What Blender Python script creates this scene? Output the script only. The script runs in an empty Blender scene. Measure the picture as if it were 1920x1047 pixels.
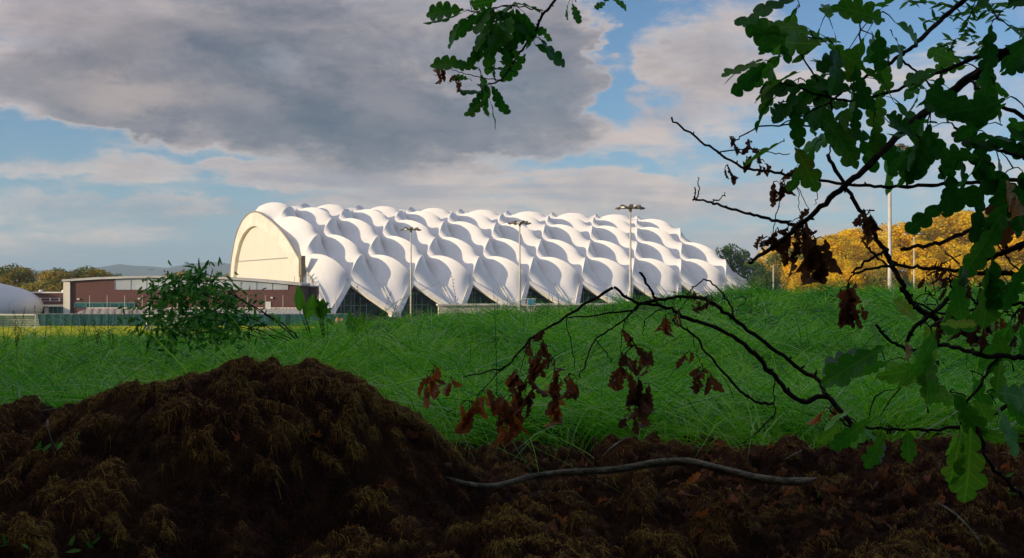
import bpy, math, random
import numpy as np
from mathutils import Vector, Matrix

# ------------------------------------------------------------------ camera
S = bpy.context.scene
C = S.collection
FPX = 2000.0; HY = 530.5; EYE = 8.0
cam_d = bpy.data.cameras.new('camera'); cam = bpy.data.objects.new('camera', cam_d); C.objects.link(cam)
cam_d.sensor_width = 36.0; cam_d.lens = 36.0*FPX/1920.0
cam_d.clip_start = 0.05; cam_d.clip_end = 30000
cam.location = (0, 0, EYE); cam.rotation_euler = (math.radians(90.2), 0, 0)
S.camera = cam
S.view_settings.view_transform = 'Standard'; S.view_settings.look = 'None'
S.view_settings.exposure = 0.0; S.view_settings.gamma = 1.0
S.cycles.max_bounces = 6; S.cycles.transparent_max_bounces = 8

# ------------------------------------------------------------------ sun and sky
SUN_AZ_DIR = Vector((-0.89, -0.456, 0)).normalized()      # horizontal direction towards the sun
SUN_EL = math.radians(13)
sv = Vector((SUN_AZ_DIR.x*math.cos(SUN_EL), SUN_AZ_DIR.y*math.cos(SUN_EL), math.sin(SUN_EL)))
sun_d = bpy.data.lights.new('sun', 'SUN'); sun_d.energy = 4.6; sun_d.angle = math.radians(0.5)
sun_d.color = (1.0, 0.79, 0.52)
sun = bpy.data.objects.new('sun', sun_d); C.objects.link(sun)
sun.rotation_euler = sv.to_track_quat('Z', 'Y').to_euler()

world = bpy.data.worlds.new('World'); S.world = world; world.use_nodes = True
wt = world.node_tree; wt.nodes.clear()

class NB:
    """small node-building helper"""
    def __init__(self, tree): self.t = tree
    def n(self, typ, **kw):
        nd = self.t.nodes.new(typ)
        for k, v in kw.items(): setattr(nd, k, v)
        return nd
    def put(self, sock, v):
        if isinstance(v, bpy.types.NodeSocket): self.t.links.new(v, sock)
        elif v is not None: sock.default_value = v
    def m(self, op, a, b=None, c=None, clamp=False):
        nd = self.n('ShaderNodeMath', operation=op); nd.use_clamp = clamp
        self.put(nd.inputs[0], a)
        if b is not None: self.put(nd.inputs[1], b)
        if c is not None: self.put(nd.inputs[2], c)
        return nd.outputs[0]
    def noise(self, vec, scale, detail=5, rough=0.55, dist=0.0):
        nd = self.n('ShaderNodeTexNoise'); self.put(nd.inputs['Vector'], vec)
        nd.inputs['Scale'].default_value = scale; nd.inputs['Detail'].default_value = detail
        nd.inputs['Roughness'].default_value = rough; nd.inputs['Distortion'].default_value = dist
        return nd.outputs['Fac']
    def ramp(self, fac, stops, interp='LINEAR'):
        nd = self.n('ShaderNodeValToRGB'); cr = nd.color_ramp; cr.interpolation = interp
        while len(cr.elements) < len(stops): cr.elements.new(0.5)
        for e, (p, c) in zip(cr.elements, stops):
            e.position = p; e.color = (c, c, c, 1) if not hasattr(c, '__len__') else (c[0], c[1], c[2], 1)
        self.put(nd.inputs[0], fac); return nd.outputs[0]
    def mix(self, fac, a, b, blend='MIX'):
        nd = self.n('ShaderNodeMix', data_type='RGBA', blend_type=blend)
        self.put(nd.inputs[0], fac)
        self.put(nd.inputs[6], a if isinstance(a, bpy.types.NodeSocket) else (*a, 1))
        self.put(nd.inputs[7], b if isinstance(b, bpy.types.NodeSocket) else (*b, 1))
        return nd.outputs[2]
    def smooth(self, x, lo, hi):
        nd = self.n('ShaderNodeMapRange', interpolation_type='SMOOTHSTEP')
        self.put(nd.inputs[0], x); nd.inputs[1].default_value = lo; nd.inputs[2].default_value = hi
        return nd.outputs[0]
    def comb(self, x, y, z):
        nd = self.n('ShaderNodeCombineXYZ')
        for s, v in zip(nd.inputs, (x, y, z)): self.put(s, v)
        return nd.outputs[0]

w = NB(wt)
tc = w.n('ShaderNodeTexCoord'); sp = w.n('ShaderNodeSeparateXYZ'); wt.links.new(tc.outputs['Generated'], sp.inputs[0])
dx, dy, dz = sp.outputs
DEG = 180/math.pi
az = w.m('MULTIPLY', w.m('ARCTAN2', dx, dy), DEG)
el = w.m('MULTIPLY', w.m('ARCSINE', w.m('MAXIMUM', dz, -0.2)), DEG)
# the cloud deck is a flat layer: project the direction on it so clouds flatten towards the horizon
h = w.m('ADD', w.m('MAXIMUM', dz, 0.0), 0.10)
cvec = w.comb(w.m('DIVIDE', dx, h), w.m('DIVIDE', dy, h), 0.0)
avec = w.comb(w.m('MULTIPLY', az, 0.10), w.m('MULTIPLY', el, 0.22), 3.7)
n_big = w.noise(avec, 1.1, 9, 0.62, 0.35)
n_off = w.noise(w.comb(w.m('ADD', w.m('MULTIPLY', az, 0.10), 0.10), w.m('ADD', w.m('MULTIPLY', el, 0.22), 0.16), 3.7), 1.1, 9, 0.62, 0.35)
relief = w.m('ADD', w.m('MULTIPLY', w.m('SUBTRACT', n_off, n_big), -3.4), 0.5, clamp=True)
n_str = w.noise(w.comb(w.m('MULTIPLY', az, 0.05), w.m('MULTIPLY', el, 0.40), 9.2), 1.8, 8, 0.62, 0.5)
n_deck = w.noise(cvec, 1.5, 7, 0.6, 0.3)
fl = w.m('ADD', w.m('MULTIPLY', n_big, 0.95), w.m('MULTIPLY', n_str, 0.50))
fl = w.m('SUBTRACT', w.m('ADD', fl, w.m('MULTIPLY', n_deck, 0.20)), 0.34)
wrp = w.n('ShaderNodeTexNoise'); wt.links.new(w.comb(w.m('MULTIPLY', az, 0.16), w.m('MULTIPLY', el, 0.34), 5.5), wrp.inputs['Vector'])
wrp.inputs['Scale'].default_value = 1.5; wrp.inputs['Detail'].default_value = 8; wrp.inputs['Roughness'].default_value = 0.62
wsep = w.n('ShaderNodeSeparateColor'); wt.links.new(wrp.outputs['Color'], wsep.inputs[0])
azw = w.m('ADD', az, w.m('MULTIPLY', w.m('SUBTRACT', wsep.outputs[0], 0.5), 9.0))
elw = w.m('ADD', el, w.m('MULTIPLY', w.m('SUBTRACT', wsep.outputs[1], 0.5), 3.6))
def bump(a0, e0, sa, se, amp, rot=0.0):
    ca, sn = math.cos(rot), math.sin(rot)
    u = w.m('SUBTRACT', azw, a0); v = w.m('SUBTRACT', elw, e0)
    if rot:
        u2 = w.m('ADD', w.m('MULTIPLY', u, ca), w.m('MULTIPLY', v, sn)); v = w.m('SUBTRACT', w.m('MULTIPLY', v, ca), w.m('MULTIPLY', u, sn)); u = u2
    u = w.m('DIVIDE', u, sa); v = w.m('DIVIDE', v, se)
    r = w.m('ADD', w.m('MULTIPLY', u, u), w.m('MULTIPLY', v, v))
    r = w.m('POWER', r, 1.4)
    return w.m('MULTIPLY', w.m('EXPONENT', w.m('MULTIPLY', r, -1.0)), amp)
# (azimuth, elevation, half width, half height, how much more cloud) in degrees
thick = [(-13, 12.3, 17, 4.8, .55, 0), (-21, 9.6, 7.5, 1.9, .40, 0), (-6.5, 8.2, 8.5, 2.3, .55, 0.0), (1.5, 11.5, 3.6, 4.5, .35, 0),
         (14, 8.0, 8, 3.5, .06, 0), (11, 12.0, 4.8, 2.6, .24, 0), (23, 9, 5, 3, .05, 0)]
thin = [(0, 5.3, 26, 1.0, .10, 0), (-18, 3.6, 10, 1.4, .17, 0), (-2, 4.0, 14, 1.2, .16, 0), (14, 4.4, 9, 2.6, .14, 0), (18, 1.5, 12, 1.4, .16, 0),
        (-10, 5.6, 6, .8, .16, 0), (8, 8.6, 3.0, 1.2, .16, 0.25), (-25, 5.9, 3, .7, .1, 0), (13, 10, 10, 5, .04, 0)]
clear = [(-21.3, 7.3, 4.2, .85, -.42, 0), (-15, 6.5, 4.5, .4, -.25, 0), (5.3, 10.7, 1.1, 2.7, -.34, -.25), (6.6, 13.5, 2.6, 1.6, -.22, 0), (-19, 4.9, 7, .42, -.20, 0), (-14, 1.6, 6, .8, -.13, 0),
         (4, 6.4, 6, .45, -.22, 0), (19, 13.5, 4.2, 2.0, -.30, 0), (-1.5, 7.0, 3, .35, -.18, 0), (-19, .6, 8, .7, -.15, 0), (10, 5.6, 3, .5, -.12, 0), (12.5, 7.4, 2.2, 1.0, -.16, .3), (-3, 5.5, 5, .35, -.12, 0), (-11, 4.9, 5, .35, -.12, 0), (8.5, 9.9, .9, .8, -.16, 0), (16, 3.2, 5, .5, -.12, 0)]
n_mid = w.noise(w.comb(w.m('MULTIPLY', az, 0.22), w.m('MULTIPLY', el, 0.42), 7.7), 1.0, 8, 0.65, 0.2)
tk = None
for b in thick: x = bump(*b); tk = x if tk is None else w.m('ADD', tk, x)
tk = w.m('MULTIPLY', tk, w.m('ADD', 0.35, w.m('MULTIPLY', n_mid, 1.3)))
tn = tk
for b in thin + clear: tn = w.m('ADD', tn, bump(*b))
den = w.m('ADD', fl, tn)
cover = w.smooth(den, 0.42, 0.76)
body = w.smooth(w.m('ADD', tk, w.m('MULTIPLY', fl, 0.9)), 0.52, 1.08)
# texture inside the clouds
n_in = w.noise(w.comb(w.m('MULTIPLY', azw, 0.13), w.m('MULTIPLY', elw, 0.26), 1.3), 1.5, 8, 0.60, 0.1)
lit = w.mix(w.m('ADD', w.m('MULTIPLY', relief, .6), w.m('MULTIPLY', w.smooth(n_str, .40, .60), .4)), (0.25, 0.31, 0.39), (0.84, 0.71, 0.61))
dark = w.mix(w.m('ADD', w.m('MULTIPLY', w.smooth(n_in, 0.33, 0.66), .45), w.m('MULTIPLY', relief, .55)), (0.075, 0.115, 0.175), (0.32, 0.300, 0.330))
pinkish = w.mix(w.smooth(el, 1.0, 8.0), lit, w.mix(0.35, lit, (0.50, 0.40, 0.44)))
dark = w.mix(bump(-7, 7.2, 10, 2.2, .45), dark, (0.10, 0.145, 0.20))
dark = w.mix(bump(-24, 13.5, 7, 4.0, .5), dark, (0.36, 0.30, 0.31))
dark = w.mix(bump(-12.5, 11.4, 1.8, .9, .6), dark, (0.34, 0.36, 0.42))
dark = w.mix(bump(-19.5, 9.6, 3.2, .8, .5), dark, (0.62, 0.50, 0.44))
dark = w.mix(bump(0, 10.5, 4, 3, .4), dark, (0.17, 0.23, 0.31))
ccol = w.mix(body, pinkish, dark)
edge = w.m('MULTIPLY', w.m('SUBTRACT', 1.0, w.smooth(den, 0.60, 0.80)), w.smooth(n_big, 0.35, 0.6))
ccol = w.mix(w.m('MULTIPLY', edge, 0.40), ccol, (0.95, 0.78, 0.64))
dt = w.n('ShaderNodeVectorMath', operation='DOT_PRODUCT'); wt.links.new(tc.outputs['Generated'], dt.inputs[0]); dt.inputs[1].default_value = tuple(sv)
glow = w.m('ADD', 1.0, w.m('MULTIPLY', w.smooth(dt.outputs['Value'], -0.1, 1.0), 4.0))
skyt = w.n('ShaderNodeTexSky', sky_type='NISHITA'); skyt.sun_disc = False
skyt.sun_elevation = SUN_EL; skyt.sun_rotation = math.atan2(SUN_AZ_DIR.x, SUN_AZ_DIR.y)
skyt.air_density = 1.0; skyt.dust_density = 0.15; skyt.ozone_density = 4.5
bg1 = w.n('ShaderNodeBackground'); wt.links.new(skyt.outputs[0], bg1.inputs[0]); bg1.inputs[1].default_value = 0.125
bg3 = w.n('ShaderNodeBackground'); bg3.inputs[0].default_value = (.34, .55, .72, 1)
mlow = w.n('ShaderNodeMixShader'); wt.links.new(w.m('MULTIPLY', w.m('EXPONENT', w.m('MULTIPLY', el, -0.22)), 0.75, clamp=True), mlow.inputs[0]); wt.links.new(bg1.outputs[0], mlow.inputs[1]); wt.links.new(bg3.outputs[0], mlow.inputs[2])
bg2 = w.n('ShaderNodeBackground'); wt.links.new(ccol, bg2.inputs[0]); wt.links.new(glow, bg2.inputs[1])
ms = w.n('ShaderNodeMixShader'); wt.links.new(cover, ms.inputs[0]); wt.links.new(mlow.outputs[0], ms.inputs[1]); wt.links.new(bg2.outputs[0], ms.inputs[2])
wo = w.n('ShaderNodeOutputWorld'); wt.links.new(ms.outputs[0], wo.inputs[0])

# ------------------------------------------------------------------ helpers
rng = np.random.default_rng(7); random.seed(7)
def P(px, py, Y):
    """point at distance Y along the view of the reference pixel: used once to survey where things stand"""
    return Vector(((px-960)/FPX*Y, Y, EYE+(HY-py)/FPX*Y))

def mk(name, verts, faces, mat, parent=None, smooth=False, attr=None, sizes=None):
    """mesh from numpy arrays. faces: (n,k) array, or list of tuples"""
    me = bpy.data.meshes.new(name)
    verts = np.asarray(verts, dtype=np.float32).reshape(-1, 3)
    if isinstance(faces, list) and len({len(f) for f in faces}) > 1:
        me.from_pydata([tuple(map(float, v)) for v in verts], [], faces)
    else:
        faces = np.asarray(faces, dtype=np.int32); n, k = faces.shape
        me.vertices.add(len(verts)); me.vertices.foreach_set('co', verts.ravel())
        me.loops.add(n*k); me.loops.foreach_set('vertex_index', faces.ravel())
        me.polygons.add(n); me.polygons.foreach_set('loop_start', np.arange(0, n*k, k, dtype=np.int32))
        me.update(calc_edges=True)
    me.polygons.foreach_set('use_smooth', np.full(len(me.polygons), bool(smooth)))
    if attr is not None:
        for an, av in attr.items():
            a = me.attributes.new(an, 'FLOAT', 'POINT'); a.data.foreach_set('value', np.asarray(av, dtype=np.float32))
    if mat is not None: me.materials.append(mat)
    me.update()
    o = bpy.data.objects.new(name, me); C.objects.link(o)
    if parent is not None: o.parent = parent
    return o

def tag(o, label=None, cat=None, group=None, kind=None):
    if label: o['label'] = label
    if cat: o['category'] = cat
    if group: o['group'] = group
    if kind: o['kind'] = kind
    return o
def thing(name, label, cat, loc=(0, 0, 0), rz=0, group=None):
    o = bpy.data.objects.new(name, None); C.objects.link(o); o.location = loc; o.rotation_euler = (0, 0, rz)
    return tag(o, label, cat, group)
def dup(root, loc, rz, label, group=None, scale=None):
    r = root.copy(); C.objects.link(r); r.location = loc; r.rotation_euler = (0, 0, rz)
    r['label'] = label
    if group: r['group'] = group
    if scale is not None: r.scale = scale
    for ch in list(root.children):
        c = ch.copy(); C.objects.link(c); c.parent = r
        for g in ch.children:
            d = g.copy(); C.objects.link(d); d.parent = c
    return r

class MB:
    """collects solids into one mesh"""
    def __init__(self): self.v = []; self.f = []
    def add(self, vs, fs):
        b = len(self.v); self.v += [tuple(x) for x in vs]; self.f += [tuple(b+i for i in f) for f in fs]; return self
    def box(self, x0, x1, y0, y1, z0, z1):
        vs = [(x, y, z) for z in (z0, z1) for y in (y0, y1) for x in (x0, x1)]
        return self.add(vs, [(0, 2, 3, 1), (4, 5, 7, 6), (0, 1, 5, 4), (2, 6, 7, 3), (0, 4, 6, 2), (1, 3, 7, 5)])
    def beam(self, a, b, wd, ht, up=(0, 0, 1)):
        a = Vector(a); b = Vector(b); d = (b-a).normalized(); s = d.cross(Vector(up))
        if s.length < 1e-4: s = d.cross(Vector((1, 0, 0)))
        s.normalize(); u = s.cross(d).normalized(); s *= wd/2; u *= ht/2
        vs = [a-s-u, a+s-u, a+s+u, a-s+u, b-s-u, b+s-u, b+s+u, b-s+u]
        return self.add(vs, [(0, 3, 2, 1), (4, 5, 6, 7), (0, 1, 5, 4), (1, 2, 6, 5), (2, 3, 7, 6), (3, 0, 4, 7)])
    def tube(self, pts, rad, n=8, wob=0.0, cap=True):
        pts = [Vector(p) for p in pts]; m = len(pts)
        rad = [rad]*m if not hasattr(rad, '__len__') else rad
        b = len(self.v); ref = None
        for i, p in enumerate(pts):
            t = (pts[min(i+1, m-1)]-pts[max(i-1, 0)]).normalized()
            if ref is None:
                ref = t.orthogonal().normalized()
            ref = (ref - t*ref.dot(t)).normalized(); bi = t.cross(ref)
            for k in range(n):
                a = 2*math.pi*k/n; r = rad[i]*(1+wob*random.uniform(-1, 1))
                self.v.append(tuple(p+(ref*math.cos(a)+bi*math.sin(a))*r))
        for i in range(m-1):
            for k in range(n):
                k2 = (k+1) % n; self.f.append((b+i*n+k, b+i*n+k2, b+(i+1)*n+k2, b+(i+1)*n+k))
        if cap:
            self.f.append(tuple(b+k for k in range(n))[::-1]); self.f.append(tuple(b+(m-1)*n+k for k in range(n)))
        return self
    def build(self, name, mat, parent=None, smooth=False, off=(0, 0, 0)):
        v = np.array(self.v) - np.array(off)
        fs = self.f
        return mk(name, v, fs, mat, parent, smooth)

def material(name, base=(0.5, 0.5, 0.5), rough=0.7, spec=0.3, fn=None, metal=0.0):
    m = bpy.data.materials.new(name); m.use_nodes = True; nt = m.node_tree; bs = nt.nodes['Principled BSDF']
    bs.inputs['Base Color'].default_value = (*base, 1); bs.inputs['Roughness'].default_value = rough
    bs.inputs['Specular IOR Level'].default_value = spec; bs.inputs['Metallic'].default_value = metal
    if fn: fn(NB(nt), bs, nt)
    return m
def objvec(b): return b.n('ShaderNodeTexCoord').outputs['Object']
def attr(b, name):
    nd = b.n('ShaderNodeAttribute', attribute_name=name); return nd.outputs['Fac']
def speckle(c1, c2, scale, detail=6, lo=.35, hi=.65, bump=0.0, bscale=None):
    def fn(b, bs, nt):
        v = objvec(b); f = b.smooth(b.noise(v, scale, detail, .6), lo, hi)
        nt.links.new(b.mix(f, c1, c2), bs.inputs['Base Color'])
        if bump:
            bp = b.n('ShaderNodeBump'); bp.inputs['Strength'].default_value = bump; bp.inputs['Distance'].default_value = .02
            nt.links.new(b.noise(v, bscale or scale*3, 5), bp.inputs['Height']); nt.links.new(bp.outputs[0], bs.inputs['Normal'])
    return fn

def leafmat(name, stops, rough=0.5, trans=0.35, nscale=0.0, veins=False, spec=0.3):
    """foliage: colour picked by the per-clump attribute, light passes through"""
    m = bpy.data.materials.new(name); m.use_nodes = True; nt = m.node_tree; bs = nt.nodes['Principled BSDF']; b = NB(nt)
    f = attr(b, 'rnd')
    if nscale: f = b.m('ADD', f, b.m('MULTIPLY', b.m('SUBTRACT', b.noise(objvec(b), nscale, 4), .5), .8))
    col = b.ramp(f, stops)
    if veins:
        tt, ss = attr(b, 'along'), attr(b, 'across')
        lat = b.m('LESS_THAN', b.m('FRACT', b.m('SUBTRACT', b.m('MULTIPLY', tt, 7.0), b.m('MULTIPLY', ss, 6.0))), .11)
        vm = b.m('MAXIMUM', b.m('LESS_THAN', ss, .014), lat)
        col = b.mix(b.m('MULTIPLY', vm, .55), col, b.mix(1.0, col, (1.9, 1.8, 1.6), 'MULTIPLY'))
    nt.links.new(col, bs.inputs['Base Color'])
    bs.inputs['Roughness'].default_value = rough; bs.inputs['Specular IOR Level'].default_value = spec
    tr = b.n('ShaderNodeBsdfTranslucent'); nt.links.new(col, tr.inputs[0])
    mx = b.n('ShaderNodeMixShader'); mx.inputs[0].default_value = trans
    nt.links.new(bs.outputs[0], mx.inputs[1]); nt.links.new(tr.outputs[0], mx.inputs[2])
    nt.links.new(mx.outputs[0], nt.nodes['Material Output'].inputs['Surface'])
    return m

# value noise for terrain shapes
def vnoise(x, y, seed=0):
    xi = np.floor(x).astype(np.int64); yi = np.floor(y).astype(np.int64); xf = x-xi; yf = y-yi
    def hsh(a, b):
        n = (a*374761393 + b*668265263 + seed*1274126177) & 0xffffffff
        n = ((n ^ (n >> 13))*1274126177) & 0xffffffff
        return ((n ^ (n >> 16)) & 0xffff)/65535.0
    u = xf*xf*(3-2*xf); v = yf*yf*(3-2*yf)
    return (hsh(xi, yi)*(1-u)+hsh(xi+1, yi)*u)*(1-v)+(hsh(xi, yi+1)*(1-u)+hsh(xi+1, yi+1)*u)*v
def fbm(x, y, oct=5, seed=0, gain=.5):
    s = 0; a = 1; t = 0
    for o in range(oct):
        s = s+a*(vnoise(x*2**o+o*17.3, y*2**o-o*9.1, seed+o)-.5); t += a; a *= gain
    return s/t*2
def sstep(x, a, b):
    t = np.clip((x-a)/(b-a), 0, 1); return t*t*(3-2*t)

# ------------------------------------------------------------------ ground
def ground_h(x, y):
    x = np.asarray(x, float); y = np.asarray(y, float)
    far = np.interp(x, [-14, -9, -5, 0, 5, 9, 20], [6.66, 6.81, 7.00, 7.36, 7.68, 7.72, 7.75])
    t = np.clip((y-4)/14, 0, 1.3)
    bank = 7.42+(far-7.42)*t + .05*fbm(x/2.2, y/2.2, 3, 3)*np.clip(y-3, 0, 1)
    fade = 1-sstep(y, 20, 75)
    back = np.where(y < 0, 1.0, fade)
    hill = 15*np.exp(-((x-175)/75)**2-((y-360)/95)**2) + 3.5*np.exp(-((x-95)/38)**2-((y-330)/60)**2)
    z = bank*back + hill*sstep(y, 120, 260)
    return z
gx = np.concatenate([-np.geomspace(9000, 14, 60), np.linspace(-13, 13, 90), np.geomspace(14, 9000, 60)])
gy = np.concatenate([-np.geomspace(2500, 3, 24), np.linspace(-2, 40, 130), np.geomspace(41, 9500, 120)])
GX, GY = np.meshgrid(gx, gy); GZ = ground_h(GX, GY)
def gridfaces(nx, ny):
    i = np.arange(nx-1)[None, :]+np.arange(ny-1)[:, None]*nx
    return np.stack([i, i+1, i+nx+1, i+nx], -1).reshape(-1, 4)
m_ground = material('ground_grass', rough=.95, spec=.1, fn=speckle((.020, .035, .008), (.06, .075, .012), .6, 8))
tag(mk('ground', np.stack([GX, GY, GZ], -1), gridfaces(len(gx), len(gy)), m_ground, smooth=True), kind='structure')
m_pitch = material('pitch_turf', rough=.9, spec=.1, fn=speckle((.46, .46, .012), (.62, .58, .02), .35, 5))
mk_p = MB().add([(-260, 92, .05), (-16, 92, .05), (-16, 197, .05), (-260, 197, .05)], [(0, 1, 2, 3)]).build('playing_field', m_pitch); tag(mk_p, kind='structure')

# hills on the horizon
hx = np.linspace(-6500, 3500, 260); rows = []
hb = np.interp(hx, [-6500, -3600, -3000, -2700, -2450, -2100, -1750, -1500, -1300, -900, 200, 3500], [60, 110, 118, 150, 135, 150, 140, 118, 128, 100, 60, 60])
hz = .86*hb+16*fbm(hx/420, hx*0, 4, 11)
V = []
for k, (dy_, s) in enumerate([(-1500, 0.0), (-700, .45), (0, 1.0), (900, .6), (2200, 0)]):
    V.append(np.stack([hx, 7200+dy_+0*hx, hz*s*(1+.15*fbm(hx/200, hx*0+k, 3, k))-(2 if s == 0 else 0)], -1))
m_hill = material('hill_heather', rough=1, spec=0, fn=speckle((.05, .07, .035), (.10, .10, .05), .004, 6))
tag(mk('hills', np.concatenate(V), gridfaces(len(hx), 5), m_hill, smooth=True), kind='structure')

# ------------------------------------------------------------------ sports hall with membrane roof
TH = math.radians(27.7); HX0, HZ0 = -38.8, 253.0; BAY = 16.0
def rough_z(l): return l
PR = {-1: (-9.6, -6.9), 0: (0, 0), 1: (10.7, 4.9), 2: (21.4, 10.3), 3: (32.9, 14.9), 4: (44.0, 18.3), 5: (54.5, 20.0), 6: (65, 19.0),
      7: (74.5, 15.0), 8: (81, 8), 9: (84, -.5), 10: (85, -8)}
prk = np.array(sorted(PR)); prv = np.array([PR[k][0] for k in prk]); prz = np.array([PR[k][1] for k in prk])
def crspline(t, ys):
    t = np.asarray(t, float)-prk[0]; n = len(ys); i = np.clip(np.floor(t).astype(int), 0, n-2); f = t-i
    p0 = ys[np.clip(i-1, 0, n-1)]; p1 = ys[i]; p2 = ys[i+1]; p3 = ys[np.clip(i+2, 0, n-1)]
    p0 = np.where(i == 0, 2*p1-p2, p0); p3 = np.where(i == n-2, 2*p2-p1, p3)
    return .5*((2*p1)+(-p0+p2)*f+(2*p0-5*p1+4*p2-p3)*f*f+(-p0+3*p1-3*p2+p3)*f**3)
def hall_pt(u, rho, hh=0.0):
    """u metres along the hall, rho row number round the vault, hh height off the vault surface -> local hall coords (u,v,z)"""
    v = crspline(rho, prv); z = crspline(rho, prz); e = .02
    dv = crspline(np.clip(np.asarray(rho)+e, -1, 10), prv)-crspline(np.clip(np.asarray(rho)-e, -1, 10), prv)
    dz_ = crspline(np.clip(np.asarray(rho)+e, -1, 10), prz)-crspline(np.clip(np.asarray(rho)-e, -1, 10), prz)
    l = np.hypot(dv, dz_); nv = -dz_/l; nz = dv/l
    return np.stack([u+0*v, v+nv*hh, EYE+z+nz*hh], -1)
hall = thing('sports_hall', 'huge white vaulted sports hall with quilted membrane roof', 'sports hall', (HX0, HZ0, 0), TH)
# a half cell: barycentric lattice, edges arched by H, crease flat, interior relaxed like a stretched skin
N = 18
idx = {}; bary = []
for i in range(N+1):
    for j in range(N+1-i):
        idx[(i, j)] = len(bary); bary.append((i/N, j/N, 1-i/N-j/N))      # weights of T, B, Sd
bary = np.array(bary)
HH = 4.1
def archf(s): return max(0.0, 4*s*(1-s))**0.52
hv = np.zeros(len(bary)); fixed = np.zeros(len(bary), bool)
for (i, j), k in idx.items():
    a, b_, c = bary[k]
    if i+j == N: fixed[k] = True; hv[k] = -.3*math.sin(math.pi*a)**.8
    elif j == 0: fixed[k] = True; hv[k] = HH*archf(a)
    elif i == 0: fixed[k] = True; hv[k] = HH*archf(b_)
nbr = {k: [idx[(i+di, j+dj)] for di, dj in ((1, 0), (-1, 0), (0, 1), (0, -1), (1, -1), (-1, 1)) if (i+di, j+dj) in idx] for (i, j), k in idx.items()}
inner = [k for k in range(len(bary)) if not fixed[k]]; NBm = np.array([nbr[k] for k in inner])
def relax(h0):
    hq = h0.copy()
    for _ in range(900): hq[inner] = hq[NBm].mean(1)
    return hq
h_full = relax(hv)
hv2 = hv.copy()
hv2[[k for (i, j), k in idx.items() if i+j == N]] = [-.5*math.sin(math.pi*i/N)*(i/N) for (i, j), k in idx.items() if i+j == N]
for (i, j), k in idx.items():
    if fixed[k] and i == 0 and bary[k][2] > 0: hv2[k] = 0.25*archf(bary[k][1])      # lowest cells: straight beam below
h_low = relax(hv2)
PUFF = -1.35
bub = 27*bary[:, 0]*bary[:, 1]*bary[:, 2]      # the skin sags between its ridges
h_full = h_full+PUFF*bub; h_low = h_low+.3*PUFF*bub
tri = []
for (i, j), k in idx.items():
    if (i+1, j) in idx and (i, j+1) in idx: tri.append((k, idx[(i+1, j)], idx[(i, j+1)]))
    if (i+1, j) in idx and (i, j+1) in idx and (i+1, j+1) in idx: tri.append((idx[(i+1, j)], idx[(i+1, j+1)], idx[(i, j+1)]))
tri = np.array(tri)
def fn_mem(b, bs, nt):
    v = objvec(b); f = b.noise(v, .12, 4)
    c = b.mix(f, (.80, .775, .74), (.90, .89, .87))
    st = b.noise(b.comb(b.m('MULTIPLY', b.n('ShaderNodeSeparateXYZ').outputs[0], 1), 0, 0), 1)  # unused grain
    s2 = b.n('ShaderNodeSeparateXYZ'); nt.links.new(v, s2.inputs[0])
    dirt = b.noise(b.comb(b.m('MULTIPLY', s2.outputs[0], 1.2), b.m('MULTIPLY', s2.outputs[1], .25), b.m('MULTIPLY', s2.outputs[2], .25)), 1.0, 5)
    c = b.mix(b.m('MULTIPLY', b.smooth(dirt, .5, .8), .22), c, (.55, .52, .46))
    seam = b.m('LESS_THAN', b.m('FRACT', b.m('DIVIDE', s2.outputs[0], 2.0)), .03)
    c = b.mix(b.m('MULTIPLY', seam, .12), c, (.4, .38, .35))
    nt.links.new(c, bs.inputs['Base Color'])
m_mem = material('membrane_fabric', rough=.42, spec=.35, fn=fn_mem)
m_cream = material('cream_render', rough=.6, fn=speckle((.74, .68, .56), (.84, .79, .68), .25, 5))
m_beam = material('beam_paint', rough=.5, fn=speckle((.74, .70, .62), (.84, .81, .75), .5, 4))
NMAX = 7.5
for r in range(0, 9):
    ns = [i for i in range(0, 8)] if r % 2 == 0 else [i+.5 for i in range(-1, 8)]
    # a cell of row r has its corners left/right on row r, its crease runs from row r-1 to r+1; its centre has the other stagger
    ctr = [i+.5 for i in range(-1, 8)] if r % 2 == 0 else list(range(0, 8))
    for n in ctr:
        V = []; F = []
        for side in (-1, 1):
            if n+side*.5 < -.5-1e-6 or n+side*.5 > NMAX+1e-6: continue
            hq = h_low if r == 0 else h_full
            rho = r+bary[:, 0]-bary[:, 1]; hq = hq*np.interp(rho, [2.8, 5.2], [1, .55]); u = n*BAY+side*BAY/2*bary[:, 2]
            pts = hall_pt(u, rho, hq); b0 = sum(len(x) for x in V)
            V.append(pts); F.append((tri if side < 0 else tri[:, ::-1])+b0)
        if V:
            mk('membrane_panel', np.concatenate(V), np.concatenate(F), m_mem, hall, smooth=True)
# edge beams of the lowest cells, down to the feet, and twin straps on the creases
for i in range(0, 8):
    for sgn in (-1, 1):
        a = hall_pt(i*BAY, 0.0); b_ = hall_pt((i+.5*sgn)*BAY-.45*sgn, -1.0)
        mb = MB(); mb.beam(Vector(a)+Vector((0, -.75, -.05)), Vector(b_)+Vector((0, -.85, -.25)), 1.15, .9, up=(0, -.85, .5)); mb.build('edge_beam', m_beam, hall)
for i in range(-1, 8):
    n = i+.5
    mb = MB()
    for o_ in (-.45, .45):
        pts = [Vector(hall_pt(n*BAY+o_, rr, .12)) for rr in np.linspace(-.98, -.02, 7)]
        mb.tube(pts, .11, 6)
    mb.build('strap', m_beam, hall)
    f = MB(); p = Vector(hall_pt(n*BAY, -1.0)); f.box(p.x-1.2, p.x+1.2, p.y-1.0, p.y+1.2, -.3, p.z+.2)
    f.build('footing', m_beam, hall)
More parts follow.
